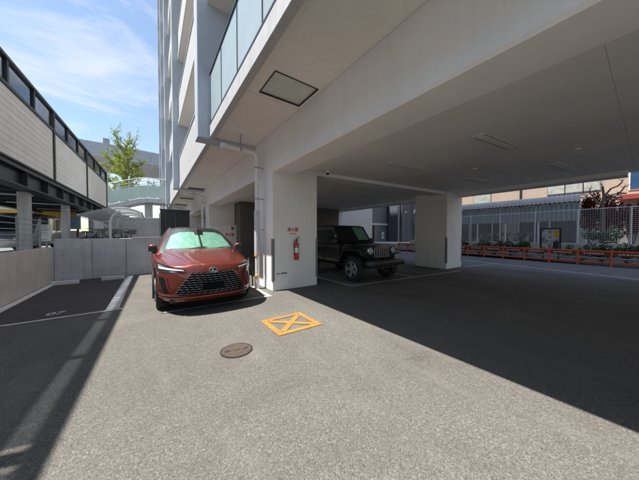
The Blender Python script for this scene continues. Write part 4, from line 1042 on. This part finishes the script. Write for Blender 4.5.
for a, b in zip(xs, xs[1:]):
    m = MB().add([(x, vy(x)+dy, z-.012*(x+8)) for x in (a+.02, b-.02) for dy, z in ((-.06, 13.1), (-.06, 14.75), (-.003, 14.75), (-.003, 13.1))], [(0, 1, 2, 3), (7, 6, 5, 4), (0, 4, 5, 1), (1, 5, 6, 2), (2, 6, 7, 3), (3, 7, 4, 0)])
    obj('barrier_panel', m, 'fin_paint', VD)
obj('sign_post', MB().box(-5.6, -4.9, vy(-5)+.3, vy(-5)+.9, 14.5, 15.6), 'steel_grey', VD)
for x in (-30, 14): box('pier', (x-1.2, x+1.2, vy(x)+3.5, vy(x)+6.5, 0, 11.95), 'concrete_grey', VD, .05)

# ------------------------------------------------------------------ right side across the road
kb = thing('planter_kerb', 'low grey planter wall behind the orange barrier across the road', 'planter', (19.5, 4, 0))
def rx(y): return 17.3+.15*y
for k in range(16):
    y0 = -6+k*1.2; box('kerb_stone', (19.86, 20.14, y0+.004, y0+1.196, 0, 1.02), 'concrete_grey', kb, .012)
struct(sheet('verge', [(17.35, -40), (19.86, -40), (19.86, 24), (21, 24), (17.9+.15*12+1, 11.2), (19.05, 11), (17.4, 0)], .02, 'soil'))
def bush(name, label, cx, cy, z0, rx_, ry_, h, n, mat, size, seed, cat='bush', group=None, flowers=0):
    rnd = random.Random(seed); T = thing(name, label, cat, (cx, cy, z0), group)
    lf = MB(); st = MB(); fl = MB()
    lumps = [(rnd.gauss(0, .45), rnd.gauss(0, .45), rnd.uniform(.45, .9), rnd.uniform(.25, .5)) for _ in range(9)]
    for a, b, c_, r in lumps:
        st.tube([(cx, cy, z0), (cx+a*rx_*.5, cy+b*ry_*.5, z0+h*c_*.5), (cx+a*rx_, cy+b*ry_, z0+h*c_)], [.02, .014, .006], 5)
    for k in range(n):
        a, b, c_, r = rnd.choice(lumps); v = Vector((rnd.gauss(0, 1), rnd.gauss(0, 1), rnd.gauss(0, 1))).normalized()*rnd.uniform(.5, 1)**.5*r
        p = (cx+(a+v.x)*rx_, cy+(b+v.y)*ry_, max(z0+.03, z0+h*(c_+v.z*.6)))
        (fl if flowers and rnd.random() < flowers and v.z > .05 else lf).leaf(p, size, rnd)
    obj('stem', st, 'branch_bare', T); obj('foliage', lf, mat, T, recalc=False)
    if flowers: obj('blossom', fl, 'petal', T, recalc=False)
    return T
desc = ['leafy verge shrub behind the barrier, nearest the building pillar', 'leafy verge shrub second from the building pillar', 'leafy verge shrub third from the building pillar', 'leafy verge shrub fourth from the pillar, left of the notice board',
        'leafy verge shrub just left of the notice board', 'leafy verge shrub just right of the notice board', 'leafy verge shrub below the white flowering bush', 'leafy verge shrub below the right fence post', 'leafy verge shrub at the right edge of the picture']
for i, y in enumerate((8.2, 7.2, 6.3, 5.4, 4.5, 2.3, 1.5, .7, .0)): bush('verge_shrub', desc[i], 19.2, y, .02, .40, .62, 1.02 if i < 5 else .95, 700, 'leaf_green' if i % 3 else 'leaf_dark', .055, 40+i, group='shrubs in the verge')
# orange guard barrier
GB = thing('guard_barrier', 'orange steel guard barrier with dark banners along the far side of road', 'barrier', (18, 4, 0))
def gp_(y, z, o=0): return (rx(y)+o, y, z)
py = [-2.2+1.09*k for k in range(0, 16)]
for y in py:
    m = MB().prism([(rx(y)-.05, .0), (rx(y)+.05, 0), (rx(y)+.03, .74), (rx(y)-.05, .74)], 'y', y-.035, y+.035); obj('post', m, 'orange_paint', GB, .008)
for a, b in zip(py, py[1:]):
    def rail(z0, z1, o0, o1, ga=.036):
        return MB().add([(rx(y)+o, y, z) for y in (a+ga, b-ga) for o, z in ((o0, z0), (o1, z0), (o1, z1), (o0, z1))], [(0, 1, 2, 3), (7, 6, 5, 4), (0, 4, 5, 1), (1, 5, 6, 2), (2, 6, 7, 3), (3, 7, 4, 0)])
    obj('top_rail', rail(.66, .735, -.045, .025), 'orange_paint', GB, .01)
    bn = obj('banner', rail(.50, .645, -.03, -.018, .05), 'banner_red', GB)
    rr = random.Random(int(a*50)); mk = MB(); y = a+.22
    while y < b-.24:
        w = rr.uniform(.05, .10); z = rr.uniform(.555, .565); mk.add([(rx(yy)-.0325, yy, zz) for yy, zz in ((y, z), (y+w, z), (y+w, z+rr.uniform(.04, .06)), (y, z+.045))], [(0, 1, 2, 3)]); y += w+.025
    obj('banner_print', mk, 'sign_white', bn)
    obj('mid_rail', MB().tube([gp_(a+.03, .36), gp_(b-.03, .36)], .035, 8), 'steel_grey', GB, smooth=True)
    obj('low_rail', rail(.13, .19, -.04, .02), 'orange_paint', GB, .01)
# notice board
NBd = thing('notice_board', 'black framed notice board with a poster standing behind the orange barrier', 'notice board', (18.75, 3.4, 0))
box('back_panel', (18.76, 18.80, 2.97, 3.80, .55, 1.86), 'near_black', NBd)
fr = MB().box(18.735, 18.759, 2.94, 3.0, .52, 1.89).box(18.735, 18.759, 3.77, 3.83, .52, 1.89).box(18.735, 18.759, 3.0, 3.77, 1.83, 1.89).box(18.735, 18.759, 3.0, 3.77, .52, .58)
obj('frame', fr, 'near_black', NBd); box('poster', (18.75, 18.758, 3.02, 3.75, .62, 1.81), 'poster', NBd)
box('poster_note', (18.744, 18.7495, 3.05, 3.25, 1.35, 1.75), 'yellow_sheet', NBd); box('poster_note', (18.744, 18.7495, 3.04, 3.27, .66, 1.12), 'near_black', NBd)
for y in (3.05, 3.7): box('leg', (18.80, 18.85, y-.03, y+.03, 0, 1.8), 'steel_dark', NBd)
# white mesh fence
MF = thing('mesh_fence', 'tall white wire mesh fence on the planter wall across the road', 'fence', (20, 4, 1))
fy_ = [-3.1+1.86*k for k in range(9)]
for y in fy_: obj('post', MB().tube([(20, y, 1.02), (20, y, 2.96)], .034, 8), 'white_steel', MF, smooth=True)
for a, b in zip(fy_, fy_[1:]):
    m = MB(); z = 1.12
    while z < 2.9: m.box(19.962, 19.968, a, b, z-.004, z+.004); z += .10
    y = a+.06
    while y < b: m.box(19.969, 19.975, y-.003, y+.003, 1.1, 2.9); y += .0877
    obj('wire_panel', m, 'white_steel', MF)
    obj('top_rail', MB().tube([(20, a, 2.93), (20, b, 2.93)], .022, 8), 'white_steel', MF, smooth=True)
# large cycle shelter with corrugated curved roof
CS = thing('corrugated_shelter', 'long shelter with pale corrugated curved roof and hanging front sheet', 'shelter', (22, 6, 0))
SY0, SY1 = 2.5, 13.5
def corr(y): return .03*math.sin(y*2*math.pi/.22)
segs = lin(SY0, SY1, 12)
for a, b in zip(segs, segs[1:]):
    nn = 29
    obj('roof_sheet', MB().shell(lambda u, v, d=0: (20.75+.30*(1-math.cos(min(v, 1)*1.57))+max(0, v-1)*3.2, u, 3.50+.45*math.sin(min(v, 1)*1.57)+max(0, v-1)*.25+corr(u)+d), lin(a, b, nn), [0, .15, .3, .5, .7, .85, 1, 1.5, 2], .006), 'roof_sheet', CS, smooth=True)
    obj('front_sheet', MB().shell(lambda u, v, d=0: (20.95+corr(u)*.8+d, u, v), lin(a+.002, b-.002, nn), [2.36, 3.43], .005), 'hanging_sheet', CS, smooth=True)
for y in lin(SY0+.1, SY1-.1, 7):
    obj('post', MB().tube([(21.05, y, 0), (21.05, y, 3.6)], .05, 8), 'white_steel', CS, smooth=True); obj('post', MB().tube([(24.0, y, 0), (24.0, y, 4.05)], .05, 8), 'white_steel', CS, smooth=True)
    obj('rafter', MB().tube([(21.05, y, 3.75), (24.0, y, 4.05)], .04, 6), 'white_steel', CS, smooth=True)
box('eaves_beam', (20.88, 21.0, SY0, SY1, 3.44, 3.60), 'steel_dark', CS)
for x, z in ((21.06, 3.40), (21.02, 2.9), (24, 4.0)): obj('purlin', MB().tube([(x, SY0, z), (x, SY1, z)], .03, 6), 'white_steel', CS, smooth=True)
bw2 = thing('shelter_back_wall', 'dim grey wall with pale panels behind the parked bicycles', 'wall', (24.6, 6, 0))
for k in range(11): box('panel', (24.5, 24.6, 2.0+k*1.1, 3.09+k*1.1, 0, 3.3), 'grey_render' if k % 4 else 'white_render', bw2)
labs = ['white bicycle at the near end of the corrugated shelter', 'red bicycle under the corrugated shelter left of the notice board', 'white bicycle beside the red one under the corrugated shelter', 'grey bicycle mid way under the corrugated shelter', 'blue bicycle mid way under the corrugated shelter', 'black bicycle under the corrugated shelter nearest the pillar', 'grey bicycle farthest left under the corrugated shelter', 'white bicycle far left under the corrugated shelter']
for i, c_ in enumerate(('bike_white', 'bike_red', 'bike_white', 'bike_grey', 'bike_blue', 'bike_black', 'bike_grey', 'bike_white')): bicycle((22.2, 4.0+i*.62, .62), .15*math.sin(i*3.3), labs[i], c_, 'bicycles under the corrugated shelter')
struct(box('shelter_floor', (20.15, 60, -20, 24, -.1, .62), 'concrete_grey'))
# red-leaved hedge, pruned tree, flowering shrub
hd = ['dark red leaved shrub nearest the end of the corrugated shelter', 'dark red leaved shrub behind the pruned tree', 'dark red leaved shrub right of the pruned tree', 'dark red leaved shrub second from the right edge', 'dark red leaved shrub at the right edge of the picture']
for i, y in enumerate((2.25, 1.75, 1.2, .6, -.1)): bush('red_shrub', hd[i], 22.4, y, .62, .55, .55, 3.0+.12*math.sin(i*2), 1700, 'leaf_red', .07, 80+i, group='red leaved shrubs behind the fence')
bush('flowering_shrub', 'green shrub with white blossom behind the wire mesh fence', 20.65, 1.55, .62, .42, .62, 1.25, 1300, 'leaf_green', .06, 95, flowers=.28)
PT = thing('pruned_tree', 'hard pruned bare tree with knobbly branches above the red shrubs', 'tree', (21.6, 1.7, .62))
pm = MB(); base = (21.6, 1.7, .62)
pm.tube([base, (21.6, 1.68, 2.4), (21.6, 1.7, 3.2), (21.6, 1.66, 3.75), (21.6, 1.72, 4.35)], [.10, .085, .075, .06, .05], 8)
for pts in ([(21.6, 1.7, 3.1), (21.6, 2.0, 3.65), (21.6, 2.2, 4.0), (21.6, 2.22, 4.2)], [(21.6, 1.68, 3.4), (21.6, 1.35, 3.8), (21.6, 1.1, 3.85), (21.6, .95, 4.1)], [(21.6, 1.68, 3.7), (21.55, 1.4, 4.15), (21.5, 1.15, 4.25), (21.5, 1.0, 4.45)], [(21.6, 1.4, 3.75), (21.6, 1.2, 3.6), (21.6, 1.0, 3.62)], [(21.6, 2.0, 3.65), (21.6, 2.35, 3.8)], [(21.6, 1.1, 3.85), (21.6, .85, 3.8)]):
    pm.tube(pts, [.05, .042, .038, .036][:len(pts)], 6)
obj('trunk', pm, 'branch_bare', PT, smooth=True)
knob = MB()
for p in ((21.6, 1.72, 4.38), (21.6, 2.22, 4.22), (21.6, .95, 4.12), (21.5, 1.0, 4.47), (21.6, 2.36, 3.82)):
    for k in range(9): knob.tube([p, (p[0]+random.gauss(0, .08), p[1]+random.gauss(0, .14), p[2]+random.uniform(.05, .32))], [.012, .003], 4)
obj('twigs', knob, 'branch_bare', PT)
# tiled building
TB = thing('tiled_building', 'long building faced with pinkish beige tiles and a strip of windows', 'building', (30, 6, 0))
box('wall', (28, 40, -30, 34, 0, 12), 'tile_brick', TB)
for a, b, z0, z1 in ((-.9, .95, 4.75, 6.3), (2.35, 3.18, 4.95, 5.85), (3.24, 4.2, 4.95, 5.85), (4.26, 5.25, 4.95, 5.85), (9.5, 11, 4.6, 5.9), (14, 15.5, 4.6, 5.9), (-6, -4, 4.8, 6)):
    w = box('window', (27.95, 27.998, a-.06, b+.06, z0-.06, z1+.06), 'steel_grey' if a > 0 else 'white_steel', TB)
    box('pane', (27.93, 27.949, a, b, z0, z1), 'window_curtain' if a > 0 else 'window_blue', w)
box('cornice', (27.8, 27.998, -30, 34, 6.9, 7.15), 'white_render', TB)
box('awning', (26.4, 27.99, -4, 1.35, 3.95, 4.25), 'banner_red', TB)
box('plinth', (27.85, 27.998, -30, 34, .62, 3.2), 'dark_wall', TB)
for y in (7.1, 12.4): box('downpipe', (27.85, 27.997, y-.06, y+.06, 3.2, 6.9), 'steel_dark', TB)
# buildings closing the view behind the off-roader
WB = thing('white_building', 'white rendered building seen behind the black off-road car', 'building', (15, 21, 0))
box('wall', (10, 22.2, 20, 30, 0, 9), 'white_render', WB); box('plinth', (9.97, 22.23, 19.95, 19.997, 0, .5), 'concrete_grey', WB)
GG = thing('grey_building', 'grey building with a shuttered doorway beyond the black off-road car', 'building', (24, 21, 0))
box('wall', (22.25, 28, 20.6, 30, 0, 9), 'grey_render', GG); box('lintel', (22.3, 26.2, 20.45, 20.597, 2.75, 3.0), 'concrete_pale', GG)
for k in range(9): box('shutter_slat', (23.2, 25.3, 20.54, 20.597, .05+k*.29, .33+k*.29), 'steel_grey', GG)
box('door_post', (22.9, 23.19, 20.5, 20.597, 0, 2.74), 'near_black', GG)
for z in (1.0, 1.5): box('notice', (24.6, 25.1, 20.5, 20.539, z, z+.38), 'sign_white', GG)
SBd = thing('slate_building', 'slate blue grey building wall right of the shuttered doorway', 'building', (28, 19, 0))
box('wall', (25.6, 36, 18.2, 20.3, 0, 9), 'slate_blue', SBd); box('wall_lamp', (26.2, 26.4, 18.05, 18.197, 4.3, 4.5), 'sign_white', SBd)
obj('downpipe', MB().tube([(25.35, 18.5, 0), (25.35, 18.5, 9)], .11, 10), 'steel_grey', SBd, smooth=True)
for k in range(6): box('panel_joint', (26.6+k*1.6, 26.62+k*1.6, 18.185, 18.197, 0, 9), 'near_black', SBd)
